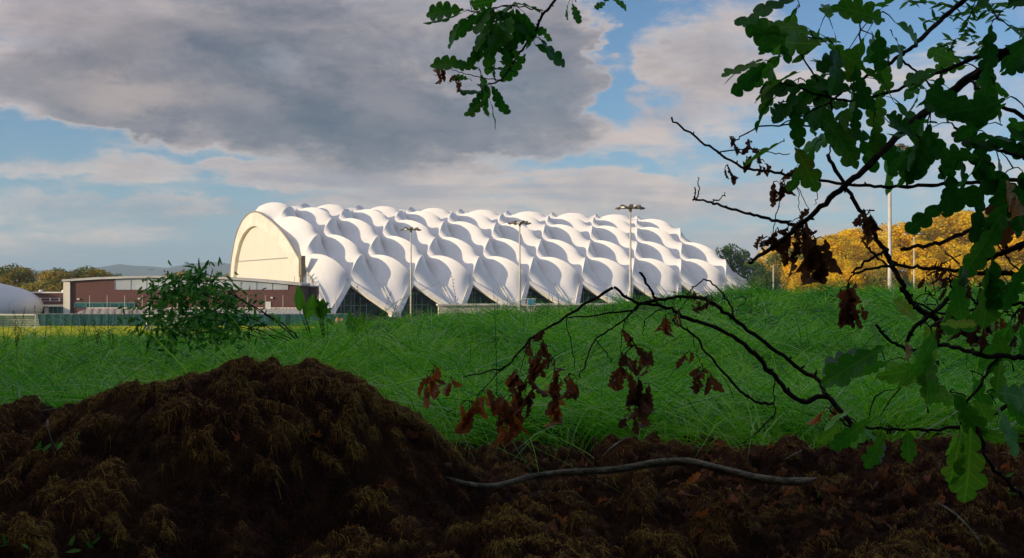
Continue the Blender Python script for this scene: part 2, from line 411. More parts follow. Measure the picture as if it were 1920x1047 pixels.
# end arches
def arch_pts(u, rr, hh): return [Vector(hall_pt(u, q, hh)) for q in rr]
for (u, sg, nm) in ((-.5*BAY, -1, 'end_arch'), (NMAX*BAY, 1, 'end_arch')):
    rr = np.linspace(.9 if sg < 0 else -1, 9.95, 70); mb = MB()
    dip = -.9*sstep(rr, 2.0, 4.2) if sg < 0 else 0*rr
    o_ = hall_pt(u+0*rr, rr, .5+dip); i_ = hall_pt(u+0*rr, rr, (-3.3 if sg < 0 else -1.2)+dip); i_[:, 2] = np.maximum(i_[:, 2], 0)
    wd = 1.5 if sg < 0 else .8
    for k in range(len(rr)-1):
        q = [o_[k]+[-wd/2+.0, 0, 0], o_[k+1]+[-wd/2, 0, 0], i_[k+1]+[-wd/2, 0, 0], i_[k]+[-wd/2, 0, 0], o_[k]+[wd/2, 0, 0], o_[k+1]+[wd/2, 0, 0], i_[k+1]+[wd/2, 0, 0], i_[k]+[wd/2, 0, 0]]
        mb.add(q, [(0, 1, 2, 3), (7, 6, 5, 4), (0, 4, 5, 1), (3, 2, 6, 7)])
    mb.build(nm, m_cream, hall, smooth=False)
    if sg < 0:
        mb = MB()
        mb.tube([Vector(hall_pt(u-.75, q, .75+float(dp))) for q, dp in zip(rr, dip)], .22, 6); mb.build('arch_trim', material('trim_grey', (.35, .33, .30), .6), hall)
        mb = MB()
        mb.beam(hall_pt(u, 1.0, .2), hall_pt(u, -1.0, -.2), 1.0, .8, up=(0, -.8, .6)); mb.build('edge_beam', m_beam, hall)
# gable wall, recessed
def fn_gable(b, bs, nt):
    v = objvec(b); s2 = b.n('ShaderNodeSeparateXYZ'); nt.links.new(v, s2.inputs[0])
    c = b.mix(b.noise(v, .15, 4), (.72, .67, .55), (.80, .76, .65))
    ln = b.m('LESS_THAN', b.m('FRACT', b.m('DIVIDE', s2.outputs[1], 3.0)), .03)
    c = b.mix(b.m('MULTIPLY', ln, .25), c, (.40, .37, .3))
    lz = b.m('LESS_THAN', b.m('ABSOLUTE', b.m('SUBTRACT', s2.outputs[2], 14.3)), .16)
    c = b.mix(lz, c, (.33, .31, .27))
    nt.links.new(c, bs.inputs['Base Color'])
m_gable = material('gable_cladding', rough=.55, fn=fn_gable)
rr = np.linspace(1.0, 9.95, 60); top = hall_pt(-.5*BAY+.2+0*rr, rr, -2.6-.9*sstep(rr, 2.0, 4.2))
V = []; F = []
for k, p in enumerate(top):
    V += [tuple(p), (p[0], p[1], 0)]
for k in range(len(top)-1): F.append((2*k, 2*k+2, 2*k+3, 2*k+1))
mk('gable_wall', V, F, m_gable, hall)
m_dk = material('dark_metal', (.10, .09, .08), .5, fn=speckle((.07, .06, .05), (.14, .12, .10), 1.5))
m_brz = material('bronze_metal', (.25, .2, .13), .45, fn=speckle((.18, .14, .09), (.30, .25, .17), 1.2))
mb = MB(); mb.box(-9.9, -8.9, 5.2, 7.4, 9.6, 14.4); mb.box(-9.7, -9.3, 5.4, 5.8, 6.0, 9.6); mb.box(-9.7, -9.3, 6.7, 7.1, 6.0, 9.6); mb.build('vent_shaft', m_brz, hall)
for yy in (3.4, 1.9, .4):
    mb = MB(); mb.tube([(-8.9, yy, 0), (-8.9, yy, 8.6+yy*.55)], .22, 8); mb.build('post', m_beam, hall)
# glazed front wall below the eaves (in the triangles between the feet)
def fn_glass(b, bs, nt):
    v = objvec(b); s2 = b.n('ShaderNodeSeparateXYZ'); nt.links.new(v, s2.inputs[0])
    c = b.mix(b.smooth(b.noise(v, .55, 3), .4, .6), (.010, .040, .035), (.03, .10, .095))
    nt.links.new(c, bs.inputs['Base Color'])
m_glass = material('dark_glass', rough=.12, spec=.6, fn=fn_glass)
L0, L1 = -.5*BAY, NMAX*BAY
mb = MB(); mb.box(L0+.5, L1-.5, .9, 1.4, 0, 6.9); mb.build('glazed_wall', m_glass, hall)
m_mull = material('mullion_paint', (.42, .46, .44), .5)
mb = MB()
for i in range(0, 8):
    mb = MB()
    for o_ in (-4.6, -3.0, -1.6, -.8, .9, 1.7, 3.2, 4.8):
        hgt = 7.2-abs(o_)*.85
        mb.box(i*BAY+o_-.09, i*BAY+o_+.09, .68, .88, 0, min(hgt, 6.85))
    mb.box(i*BAY-2.2, i*BAY+2.2, .67, .87, 5.3, 5.5)
    mb.box(i*BAY-5, i*BAY+5, .66, .885, 2.5, 2.65)
    mb.build('window_frame', m_mull, hall)
mb = MB()
for i in range(8):
    mb.add([(i*BAY-2.4, -.62, 5.9), (i*BAY+2.4, -.62, 5.9), (i*BAY, -.62, 7.75)], [(0, 1, 2)])
    mb.add([(i*BAY-2.4, -.42, 5.9), (i*BAY+2.4, -.42, 5.9), (i*BAY, -.42, 7.75)], [(2, 1, 0)])
mb.build('timber_infill', material('brown_boards', (.12, .06, .035), .7, fn=speckle((.09, .045, .03), (.15, .08, .05), 1)), hall)
# floor-level wall behind
mb = MB(); mb.box(L0+.5, L1-.5, 80, 80.5, 0, 8); mb.build('rear_wall', m_cream, hall)

# pale low retaining wall in front of the hall
m_conc = material('pale_concrete', rough=.8, fn=speckle((.58, .53, .40), (.72, .66, .50), .8, 6))
rw = thing('retaining_wall', 'low cream concrete wall at the foot of the hall, half hidden by grass', 'wall', (0, 0, 0))
a = P(822, 572, 225); b_ = P(1165, 572, 236)
mb = MB(); mb.beam((a.x, a.y, 1.5), (b_.x, b_.y, 1.4), 1.2, 3.4); mb.build('wall', m_conc, rw)
mb = MB(); mb.beam((a.x-.3, a.y-.15, 3.38), (b_.x+.3, b_.y-.15, 3.28), 2.0, .36); mb.build('coping', m_cream, rw)

# ------------------------------------------------------------------ brick building with curved roof
def fn_brick(b, bs, nt):
    v = objvec(b); s2 = b.n('ShaderNodeSeparateXYZ'); nt.links.new(v, s2.inputs[0])
    br = b.n('ShaderNodeTexBrick'); nt.links.new(b.comb(b.m('ADD', s2.outputs[0], s2.outputs[1]), s2.outputs[2], 0), br.inputs['Vector'])
    br.inputs['Color1'].default_value = (.11, .042, .036, 1); br.inputs['Color2'].default_value = (.15, .06, .05, 1); br.inputs['Mortar'].default_value = (.22, .15, .13, 1)
    br.inputs['Scale'].default_value = 1.0; br.inputs['Brick Width'].default_value = .45; br.inputs['Row Height'].default_value = .15; br.inputs['Mortar Size'].default_value = .012
    c = b.mix(b.m('MULTIPLY', b.noise(v, .3, 5), .5), br.outputs[0], (.09, .035, .035))
    nt.links.new(c, bs.inputs['Base Color'])
m_brick = material('red_brick', rough=.85, fn=fn_brick)
m_roofm = material('grey_roof_metal', rough=.45, spec=.5, fn=speckle((.46, .45, .44), (.56, .55, .53), .3, 4))
m_panel = material('pale_blue_panel', rough=.4, fn=speckle((.40, .45, .50), (.50, .54, .58), .2, 3))
m_teal = material('teal_glass', rough=.2, spec=.6, fn=speckle((.01, .06, .07), (.03, .13, .14), .6, 3))
m_white = material('white_paint', rough=.45, fn=speckle((.72, .71, .68), (.82, .81, .79), .6, 3))
YB = 214.0; sc = YB/FPX
bld = thing('brick_building', 'long dark brick building with shallow curved grey roof beside the hall', 'building')
rx = [123, 180, 240, 300, 360, 420, 480, 530, 562]; ry = [524.5, 520.5, 518.3, 517.6, 518, 520, 524, 528.5, 532]
xs = [(a-960)*sc for a in rx]; zs = [EYE+(HY-b2)*sc for b2 in ry]
V = []; F = []
m_ = len(xs)
for k in range(m_): V += [(xs[k], YB, 0), (xs[k], YB, zs[k]-.4), (xs[k], YB+9, 0), (xs[k], YB+9, zs[k]-.4)]
for k in range(m_-1):
    a = 4*k; F += [(a, a+4, a+5, a+1), (a+2, a+3, a+7, a+6)]
F += [(0, 1, 3, 2), (4*(m_-1), 4*(m_-1)+2, 4*(m_-1)+3, 4*(m_-1)+1)]
mk('wall', V, F, m_brick, bld)
mb = MB()
for k in range(m_-1):
    x0, x1 = xs[k], xs[k+1]; z0, z1 = zs[k], zs[k+1]
    if k == 0: x0 -= .5
    if k == m_-2: x1 += .4
    mb.add([(x0, YB-.7, z0-.42), (x1, YB-.7, z1-.42), (x1, YB+9.5, z1-.42), (x0, YB+9.5, z0-.42), (x0, YB-.7, z0+.02), (x1, YB-.7, z1+.02), (x1, YB+9.5, z1+.02), (x0, YB+9.5, z0+.02)],
           [(0, 3, 2, 1), (4, 5, 6, 7), (0, 1, 5, 4), (2, 3, 7, 6), (0, 4, 7, 3), (1, 2, 6, 5)])
mb.build('roof', m_roofm, bld)
def px(a): return (a-960)*sc
def pz(b2): return EYE+(HY-b2)*sc
# blue-white clerestory panel following the roof
V = []; F = []
pk = [k for k in np.linspace(216, 540, 14)]
for k, a in enumerate(pk):
    tz = np.interp(a, rx, zs)-.55; V += [(px(a), YB-.06, pz(543.5)), (px(a), YB-.06, tz), ]
for k in range(len(pk)-1): F.append((2*k, 2*k+2, 2*k+3, 2*k+1))
cp = mk('clerestory', V, F, m_panel, bld)
mb = MB()
for a in np.linspace(216, 540, 12): mb.box(px(a)-.04, px(a)+.04, YB-.14, YB-.075, pz(543.5), np.interp(a, rx, zs)-.6)
mb.build('frame', material('panel_joint', (.30, .34, .38), .5), cp)
mb = MB(); mb.box(px(123), px(133), YB-.5, YB-.04, 0, zs[0]-.5); mb.build('corner_pier', m_cream, bld)
mb = MB(); mb.box(px(123)-.25, px(123)-.02, YB-.5, YB+9, 0, zs[0]-.5); mb.build('side_cladding', m_cream, bld)
mb = MB(); mb.box(px(141), px(253), YB-.1, YB-.03, pz(577.5), pz(569)); win = mb.build('window', m_teal, bld)
mb = MB()
for a in (141, 163, 175, 194, 208, 224, 238, 253): mb.box(px(a)-.06, px(a)+.06, YB-.2, YB-.12, pz(577.5), pz(569))
mb.box(px(141), px(253), YB-.21, YB-.11, pz(569)+.01, pz(569)+.16)
mb.build('frame', material('teal_frame', (.12, .28, .26), .5), win)
for (a, y0, y1, a2) in ((277, 567, 577.5, 285), (498, 566, 575, 508)):
    mb = MB(); mb.box(px(a), px(a2), YB-.12, YB-.03, pz(y1+6), pz(y0)); mb.build('door', m_white, bld)
for a, yy in ((148, 561), (262, 560.5), (510, 558.5)):
    mb = MB(); mb.box(px(a)-.22, px(a)+.22, YB-.35, YB-.03, pz(yy)-.14, pz(yy)+.14); mb.build('wall_lamp', m_white, bld)
mb = MB(); mb.box(px(562)-3, px(577), YB+9.6, YB+12.5, 0, pz(538.5)); mb.build('wing', m_brick, bld)
mb = MB(); mb.box(px(562)-3.1, px(577.6), YB+9.55, YB+12.8, pz(538.5)+.003, pz(538.5)+.25); mb.build('parapet', m_white, bld)
for a in (537, 546, 549, 572): 
    mb = MB(); mb.tube([(px(a), YB+8, pz(528)), (px(a), YB+8, pz(515+random.uniform(-2, 3)))], .04, 5); mb.build('aerial', m_dk, bld)

# lower flat-roofed building on the left
lb = thing('flat_roofed_building', 'low flat roofed brown building between the air dome and the curved roof', 'building')
YL = 222.0; s3 = YL/FPX
def qx(a): return (a-960)*s3
def qz(b2): return EYE+(HY-b2)*s3
mb = MB(); mb.box(qx(20), qx(122), YL, YL+16, qz(572.5), qz(550)); mb.build('upper_wall', m_brick, lb)
mb = MB(); mb.box(qx(18), qx(122.6), YL-.5, YL+16.4, qz(550)+.003, qz(548.6)); mb.build('roof', m_cream, lb)
mb = MB(); mb.box(qx(18), qx(122.6), YL-1.0, YL-.02, qz(575), qz(571.5)); mb.build('fascia', m_cream, lb)
mb = MB(); mb.box(qx(20), qx(122), YL+.1, YL+15, 0, qz(575)); mb.build('shopfront', m_teal, lb)
for a in (52, 60, 68, 77, 92, 100, 108, 116): mb = MB(); mb.box(qx(a)-.09, qx(a)+.09, YL-.12, YL+.05, 0, qz(575)-.02); mb.build('mullion', material('green_mullion', (.12, .26, .22), .5) if a == 52 else bpy.data.materials['green_mullion'], lb)
mb = MB(); mb.box(qx(84), qx(92), YL-.25, YL-.14, 0, qz(576)); mb.build('door', m_white, lb)
mb = MB(); mb.box(qx(56), qx(116), YL-.22, YL-.12, qz(559.6), qz(559)); mb.box(qx(56), qx(116), YL-.22, YL-.12, qz(565), qz(564.4))
for a in (78, 95, 112): mb.box(qx(a)-.1, qx(a)+.1, YL-.30, YL-.2, qz(565), qz(558.6))
mb.build('railing', m_white, lb)
mb = MB(); mb.box(qx(63), qx(70), YL-.3, YL-.05, qz(565), qz(561.5)); mb.build('wall_sign', m_white, lb)
for a in (57, 101):
    mb = MB(); mb.tube([(qx(a), YL+5, qz(549)), (qx(a), YL+5, qz(547)), (qx(a), YL+5, qz(544))], [.45, .55, .3], 12); mb.build('roof_vent', m_white, lb, smooth=True)

# slatted canopy in front of the brick building
cn = thing('slatted_canopy', 'long cream corrugated canopy running in front of the brick building', 'canopy')
YC = 201.0; s4 = YC/FPX
def cx_(a): return (a-960)*s4
def cz_(b2): return EYE+(HY-b2)*s4
V = []; F = []
x = cx_(135); k = 0; xe = cx_(566)
pts = []
while x < xe:
    pts += [(x, 0), (x+.28, 0), (x+.36, .13), (x+.64, .13)]; x += .72
for (xx, hh) in pts:
    V += [(xx, YC, cz_(589.5)+hh), (xx, YC+7, cz_(589.5)+.80+hh)]
for k in range(len(pts)-1): F.append((2*k, 2*k+2, 2*k+3, 2*k+1))
def fn_cor(b, bs, nt):
    v = objvec(b); s2 = b.n('ShaderNodeSeparateXYZ'); nt.links.new(v, s2.inputs[0])
    f = b.m('GREATER_THAN', b.m('FRACT', b.m('DIVIDE', b.m('ADD', s2.outputs[0], b.m('MULTIPLY', s2.outputs[1], .35)), 1.44)), .62)
    f = b.m('MULTIPLY', f, b.m('LESS_THAN', s2.outputs[0], (330-960)/FPX*201)); nt.links.new(b.mix(f, (.72, .66, .55), (.42, .29, .24)), bs.inputs['Base Color'])
mk('canopy_roof', V, F, material('striped_corrugated', rough=.5, fn=fn_cor), cn)
mb = MB(); mb.box(cx_(135), xe, YC+6.9, YC+7.05, cz_(589.5)+.95, cz_(589.5)+1.08); mb.build('fascia', m_cream, cn)
for a in np.linspace(140, 560, 11): mb = MB(); mb.tube([(cx_(a), YC+.2, 0), (cx_(a), YC+.2, cz_(589.5)-.02)], .07, 8); mb.build('post', m_white, cn)

# ------------------------------------------------------------------ fences, goals, air dome, masts
YF = 196.0; s5 = YF/FPX
m_net = material('teal_windbreak', rough=.8, fn=speckle((.006, .045, .055), (.012, .075, .085), .5, 5))
m_post = material('galvanised_post', (.45, .47, .44), .5)
fe = thing('windbreak_fence', 'dark teal windbreak fence with tall thin posts along the playing field', 'fence')
fx0, fx1 = (-60-960)*s5, (662-960)*s5
mb = MB(); nseg = 40
V = []; F = []
for k in range(nseg*4+1):
    xx = fx0+(fx1-fx0)*k/(nseg*4); yy = YF+.06*math.sin(k*1.7)+.05*math.sin(k*.9)
    V += [(xx, yy, .12), (xx, yy, 2.22+.03*math.sin(k*math.pi/2))]
for k in range(nseg*4): F.append((2*k, 2*k+2, 2*k+3, 2*k+1))
mk('windbreak_sheet', V, F, m_net, fe)
for k, a in enumerate(np.arange(-33+2, 660, 33)):
    mb = MB(); mb.tube([((a-960)*s5, YF+.25, 0), ((a-960)*s5, YF+.25, 5.7 if a > 150 else 2.4)], .055, 6); mb.build('post', m_post, fe)
mb = MB(); mb.tube([(fx0, YF+.25, 2.26), (fx1, YF+.25, 2.26)], .035, 5); mb.build('rail', m_post, fe)

def fn_netting(b, bs, nt):
    v = objvec(b); s2 = b.n('ShaderNodeSeparateXYZ'); nt.links.new(v, s2.inputs[0])
    f1 = b.m('LESS_THAN', b.m('FRACT', b.m('DIVIDE', s2.outputs[0], .2)), .22)
    f2 = b.m('LESS_THAN', b.m('FRACT', b.m('DIVIDE', b.m('ADD', s2.outputs[2], s2.outputs[1]), .2)), .22)
    f = b.m('MAXIMUM', f1, f2); nt.links.new(f, bs.inputs['Alpha'])
m_gnet = material('goal_netting', (.55, .58, .5), .8, fn=fn_netting)
def goal(x0, y, label, group):
    g = thing('goal', label, 'goal', (x0, y, 0), 0, group); W, Hh, D = 7.32, 2.44, 1.8
    for xx in (0, W):
        mb = MB(); mb.tube([(xx, 0, 0), (xx, 0, Hh)], .09, 8); mb.build('post', m_white, g)
    mb = MB(); mb.tube([(-.08, 0, Hh), (W+.08, 0, Hh)], .09, 8); mb.build('crossbar', m_white, g)
    mb = MB(); mb.add([(0, .05, Hh), (W, .05, Hh), (W, .9, Hh), (0, .9, Hh), (W, D, 0), (0, D, 0)], [(0, 1, 2, 3), (3, 2, 4, 5)])
    mb.add([(0, .05, 0), (0, .05, Hh), (0, .9, Hh), (0, D, 0)], [(0, 1, 2, 3)]); mb.add([(W, .05, 0), (W, .05, Hh), (W, .9, Hh), (W, D, 0)], [(3, 2, 1, 0)])
    mb.build('net', m_gnet, g)
    return g
goal((66.5-960)/FPX*185-7.32, 185, 'white goal with netting at the left edge of the playing field', None)
goal((275-960)/FPX*178, 178, 'white goal half hidden behind the leaning leafy weed', None)

dome = thing('air_dome', 'rounded white air supported dome at the left edge', 'air dome', (-127, 216, 3.0))
th = np.linspace(0, 2*np.pi, 73)[:-1]; ph = np.linspace(-.42, np.pi/2, 22)
V = []
for p_ in ph:
    cc = abs(math.cos(p_))**.85; ss = math.copysign(abs(math.sin(p_))**.9, p_)
    for t in th: V.append((30.3*cc*math.copysign(abs(math.cos(t))**.8, math.cos(t)), 19*cc*math.copysign(abs(math.sin(t))**.8, math.sin(t)), 6.4*ss))
F = []
for i in range(len(ph)-1):
    for k in range(72): F.append((i*72+k, i*72+(k+1) % 72, (i+1)*72+(k+1) % 72, (i+1)*72+k))
def fn_dome(b, bs, nt):
    v = objvec(b); s2 = b.n('ShaderNodeSeparateXYZ'); nt.links.new(v, s2.inputs[0])
    f = b.m('LESS_THAN', b.m('FRACT', b.m('DIVIDE', s2.outputs[0], 3.2)), .03)
    nt.links.new(b.mix(b.m('MULTIPLY', f, .3), (.76, .76, .77), (.45, .46, .5)), bs.inputs['Base Color'])
mk('dome_skin', V, F, material('dome_fabric', rough=.4, fn=fn_dome), dome, smooth=True)
mb = MB(); mb.box(-29, 29, -18, 18, -3.0, -2.3); mb.build('dome_base', m_conc, dome)

m_lamp = material('lamp_housing', (.16, .14, .11), .4, .5); m_lampw = material('lamp_face', (.75, .72, .62), .25, .6)
m_pole = material('mast_paint', rough=.5, fn=speckle((.50, .47, .40), (.60, .57, .50), 1.5, 3))
def mast(loc, hgt, label, rz=0.3, group='floodlight masts around the pitches', wide=1.0):
    t = thing('floodlight_mast', label, 'floodlight', loc, rz, group)
    mb = MB(); mb.tube([(0, 0, 0), (0, 0, hgt*.5), (0, 0, hgt-.4)], [.19, .15, .10], 12); mb.build('pole', m_pole, t, smooth=True)
    mb = MB(); R = 1.75*wide; hb_ = hgt-.35
    for k in range(4):
        a = k*math.pi/4; mb.beam((-R*math.cos(a), -R*math.sin(a), hb_), (R*math.cos(a), R*math.sin(a), hb_), .09, .12)
    ring = [(R*.95*math.cos(a), R*.95*math.sin(a), hb_+.05) for a in np.linspace(0, 2*math.pi, 25)]
    mb.tube(ring, .05, 5); mb.tube([(x*.55, y*.55, z) for x, y, z in ring], .05, 5)
    mb.tube([(0, 0, hb_-.5), (0, 0, hb_+.25)], [.16, .26], 10); mb.build('head_frame', m_lamp, t)
    for k in range(10):
        a = 2*math.pi*k/10+.2; r_ = R*(.95 if k % 2 == 0 else .62); cx0, cy0 = r_*math.cos(a), r_*math.sin(a); z0 = hb_-.14 + (.32 if k % 2 else 0)
        q = MB(); cs, sn = math.cos(a), math.sin(a)
        def tp(u, v, wv): return (cx0+u*cs-v*sn, cy0+u*sn+v*cs, z0+wv)
        q.add([tp(-.24, -.28, -.06), tp(.28, -.28, .04), tp(.28, .28, .04), tp(-.24, .28, -.06), tp(-.16, -.2, .2), tp(.18, -.2, .24), tp(.18, .2, .24), tp(-.16, .2, .2)],
              [(3, 2, 1, 0), (4, 5, 6, 7), (0, 1, 5, 4), (1, 2, 6, 5), (2, 3, 7, 6), (3, 0, 4, 7)])
        q.build('floodlight', m_lampw if k in (1, 2, 6) else m_lamp, t)
    return t
def mastpos(px_, Y): return ((px_-960)/FPX*Y, Y, 0)
mast(mastpos(770.5, 190), 17.8, 'slender floodlight mast in front of the left part of the white roof')
mast(mastpos(974.5, 170), 17.8, 'floodlight mast in front of the middle of the white roof', .6)
mast(mastpos(1182, 135), 17.8, 'tall floodlight mast with broad lamp head above the right part of the white roof', .1)
mast(mastpos(1668.5, 77.5), 17.9, 'nearest and tallest floodlight mast, its head behind oak leaves at the right', .45)
mast(mastpos(1714, 208), 17.9, 'distant thin floodlight mast against the golden trees', .8)
for a, Y, hh, lb_ in ((1450, 150, 10.5, 'plain pale post left of the golden trees'), (1409, 190, 5.6, 'short pale post by the far foot of the hall'), (1385, 190, 5.0, 'short pale post in front of the last membrane panel')):
    o = MB().tube([(0, 0, 0), (0, 0, hh)], [.10, .08], 8).build('post', m_pole); o.location = mastpos(a, Y); o.name = 'fence_post'
    tag(o, lb_, 'post')

# orange barrier in front of the fence
ob = thing('safety_barrier', 'small bright orange plastic barrier standing by the end of the teal fence', 'barrier', ((637-960)/FPX*192, 192, 0))
ob.scale = (1.25, 1.25, 1.3)
m_or = material('orange_plastic', rough=.4, fn=speckle((.85, .13, .01), (.95, .22, .02), 2, 3))
for k, xx in enumerate((-.36, .30)):
    mb = MB(); mb.tube([(xx, 0, 0), (xx, 0, .12), (xx, 0, .13), (xx, 0, 1.2), (xx, 0, 1.3)], [.36, .36, .27, .2, .12], 12); mb.build('barrel', m_or, ob, smooth=True)
mb = MB()
for xx in (-.36, .30):
    mb.tube([(xx, 0, .9), (xx, 0, 1.05)], [.235, .222], 12)
mb.build('reflective_band', m_white, ob)

# white stand / railings by the hall
rs = thing('metal_stand', 'pale tubular metal stand in front of the glazed hall front', 'stand', P(985, 566, 205)*1.0)
rs.location.z = 0
mb = MB()
for xx in (-4.6, -3.2, -1.4, .4, 1.9): mb.tube([(xx, 0, 0), (xx, 0, 5.4 if xx < 0 else 4.9)], .05, 5)
mb.build('uprights', m_white, rs)
mb = MB()
for zz in (3.6, 4.3, 4.9): mb.tube([(-3.2, 0, zz), (1.9, 0, zz)], .06, 5)
mb.build('rails', m_white, rs)
mb = MB(); mb.box(.5, 1.8, -.1, .1, 3.7, 4.8); mb.build('blue_panel', material('blue_sheet', (.05, .22, .36), .5), rs)

# ------------------------------------------------------------------ trees
def crown_mesh(name, blobs, nleaf, size, seed, inner=.25):
    """leaf clumps spread over and inside a set of ellipsoid blobs"""
    r = np.random.default_rng(seed); V = []; A = []
    wts = np.array([b[3]*b[4]*b[5] for b in blobs])**.67; wts = wts/wts.sum()
    for b, wq in zip(blobs, wts):
        n = int(nleaf*wq); d = r.normal(size=(n, 3)); d /= np.linalg.norm(d, axis=1)[:, None]
        rad = np.where(r.random(n) < inner, r.random(n)**.4, .84+.24*r.random(n))
        nz = fbm(d[:, 0]*2.3+seed+b[0], d[:, 1]*2.3+d[:, 2]*1.7, 3, seed); rad = rad*(1+.22*nz)
        c = np.array(b[:3])+d*rad[:, None]*np.array(b[3:6])
        keep = fbm(c[:, 0]*.9+9, c[:, 1]*.9+c[:, 2]*1.3, 2, seed+5) > -.38
        c = c[keep]; d = d[keep]; n = len(c)
        nrm = d+r.normal(size=(n, 3))*.7; nrm /= np.linalg.norm(nrm, axis=1)[:, None]
        t = np.cross(nrm, r.normal(size=(n, 3))); t /= np.linalg.norm(t, axis=1)[:, None]; bt = np.cross(nrm, t)
        s = size*(.6+.8*r.random(n))[:, None]
        q = np.stack([c-t*s-bt*s*.35, c+bt*s*.62-t*s*.1, c+t*s+bt*s*.2, c-bt*s*.62+t*s*.15], 1)
        V.append(q.reshape(-1, 3))
        cl = np.clip(.5+.9*fbm(c[:, 0]*.45, c[:, 1]*.45+c[:, 2]*.5, 3, seed+8)+.15*r.normal(size=n), 0, 1)
        A.append(np.repeat(cl, 4))
    V = np.concatenate(V); n = len(V)//4
    return V, np.arange(n*4).reshape(n, 4), np.concatenate(A)
def trunk_mb(h, r0, seed, limbs=6, spread=.35):
    rd = random.Random(seed); mb = MB(); lx = rd.uniform(-.04, .04)*h; ly = rd.uniform(-.04, .04)*h
    mb.tube([(0, 0, -.5), (0, 0, .1*h), (lx*.4, ly*.4, .35*h), (lx, ly, .62*h), (lx*1.2, ly*1.2, .86*h)], [r0*1.35, r0, r0*.82, r0*.5, r0*.15], 9)
    for k in range(limbs):
        a = 2*math.pi*k/limbs+rd.uniform(-.4, .4); z0 = h*rd.uniform(.28, .6); L = h*spread*rd.uniform(.7, 1.1)
        mb.tube([(lx*.6, ly*.6, z0), (lx*.6+math.cos(a)*L*.5, ly*.6+math.sin(a)*L*.5, z0+L*.4), (lx*.6+math.cos(a)*L, ly*.6+math.sin(a)*L, z0+L*.75)], [r0*.4, r0*.25, r0*.08], 6)
    return mb
m_bark = material('bark', rough=.95, spec=.1, fn=speckle((.05, .035, .025), (.13, .10, .075), 6, 6, bump=.5))
m_gold = leafmat('golden_leaves', [(0, (.34, .24, .012)), (.25, (.84, .56, .008)), (.7, (.97, .66, .008)), (1, (.95, .76, .03))], trans=.45)
m_olive = leafmat('olive_leaves', [(0, (.08, .11, .012)), (.4, (.22, .22, .02)), (.75, (.42, .32, .025)), (1, (.55, .32, .04))], trans=.3)
m_dkgreen = leafmat('dark_green_leaves', [(0, (.02, .06, .008)), (.5, (.05, .12, .014)), (1, (.11, .17, .02))], trans=.2)
m_wood = leafmat('wood_leaves', [(0, (.012, .035, .008)), (1, (.04, .08, .015))], trans=.12)

def proto_blobs(kind, rd, H=10.0):
    """crown blobs for a tree of height 10"""
    if kind == 'round': core = [(0, 0, 6.2, 3.4, 3.4, 3.4)]
    elif kind == 'tall': core = [(0, 0, 5.9, 2.4, 2.4, 4.0)]
    else: core = [(0, 0, 5.2, 4.3, 3.8, 3.2)]
    b = list(core); c = core[0]
    for k in range(11):
        a = rd.uniform(0, 2*math.pi); e = rd.uniform(-.45, 1.35); q = rd.uniform(.26, .5)
        b.append((c[0]+c[3]*.78*math.cos(a)*math.cos(e), c[1]+c[4]*.78*math.sin(a)*math.cos(e), min(c[2]+c[5]*.8*math.sin(e), 9.0), c[3]*q, c[4]*q, c[5]*q*.9))
    return b
PROT = {}
def tree_proto(key, kind, mat, seed, nleaf=5200, size=.20):
    """returns mesh data for trunk and crown of a tree 10 m tall"""
    V, F, A = crown_mesh(key, proto_blobs(kind, random.Random(seed)), nleaf, size, seed)
    o = mk('crown', V, F, mat, attr={'rnd': A}); me = o.data; bpy.data.objects.remove(o)
    o = trunk_mb(10, .28, seed).build('trunk', m_bark, smooth=True); tm = o.data; bpy.data.objects.remove(o)
    PROT[key] = (tm, me)
for k in range(3): tree_proto('gold%d' % k, ('round', 'wide', 'tall')[k], m_gold, 20+k, 6500, .17)
for k in range(2): tree_proto('olive%d' % k, ('round', 'wide')[k], m_olive, 30+k)
for k in range(2): tree_proto('green%d' % k, ('round', 'wide')[k], m_dkgreen, 40+k)
def place_tree(key, loc, h, label, group, name='broadleaf_tree', rz=None, wide=1.0):
    tm, cm = PROT[key]; t = thing(name, label, 'tree', loc, rz if rz is not None else random.uniform(0, 6.28), group); s = h/10
    t.scale = (s*wide, s*wide, s)
    for nm, me in (('trunk', tm), ('crown', cm)):
        o = bpy.data.objects.new(nm, me); C.objects.link(o); o.parent = t
    return t
def tree_at(key, px_, top, Y, label, group, wide=1.0, name='broadleaf_tree'):
    X = (px_-960)/FPX*Y; z0 = float(ground_h(X, Y)); h = EYE+(HY-top)/FPX*Y-z0
    return place_tree(key, (X, Y, z0-.2), h, label, group, name, wide=wide)
gl = 'autumn trees behind the buildings on the left'
for (k, a, tp_, Y, wd, lb_) in (('olive0', 26, 497, 300, 1.3, 'rusty brown tree rising behind the air dome at the left edge'), ('green0', -8, 498, 315, 1.1, 'dark green tree cut by the left edge of the photo'),
        ('green1', 52, 522, 320, 1.8, 'low dark tree in the dip right of the rusty tree'), ('olive1', 82, 516, 290, 1.9, 'olive green round tree over the flat roofed building'),
        ('olive0', 110, 504, 300, 1.4, 'browner taller tree over the end of the curved roof'), ('olive1', 138, 508, 318, 1.6, 'olive tree behind the left eave of the curved roof'),
        ('olive0', 165, 501, 305, 1.5, 'tallest round autumn tree behind the curved roof'), ('olive1', 198, 506, 312, 1.6, 'broad olive tree at the right end of the left tree line'),
        ('green0', 218, 513, 325, .9, 'small dark tree ending the left tree line'),
        ('olive1', 318, 505, 320, 1.0, 'olive tree peeping over the middle of the curved roof'), ('olive0', 345, 507, 330, 1.0, 'brownish treetop just right of the olive one over the curved roof'),
        ('green1', 388, 507, 330, .8, 'small green treetop over the right half of the curved roof'), ('green0', 412, 509, 335, .7, 'narrow dark treetop left of the hall gable'),
        ('olive1', 434, 504, 325, .7, 'treetop touching the left foot of the hall gable')):
    tree_at(k, a, tp_, Y, lb_, gl, wd)
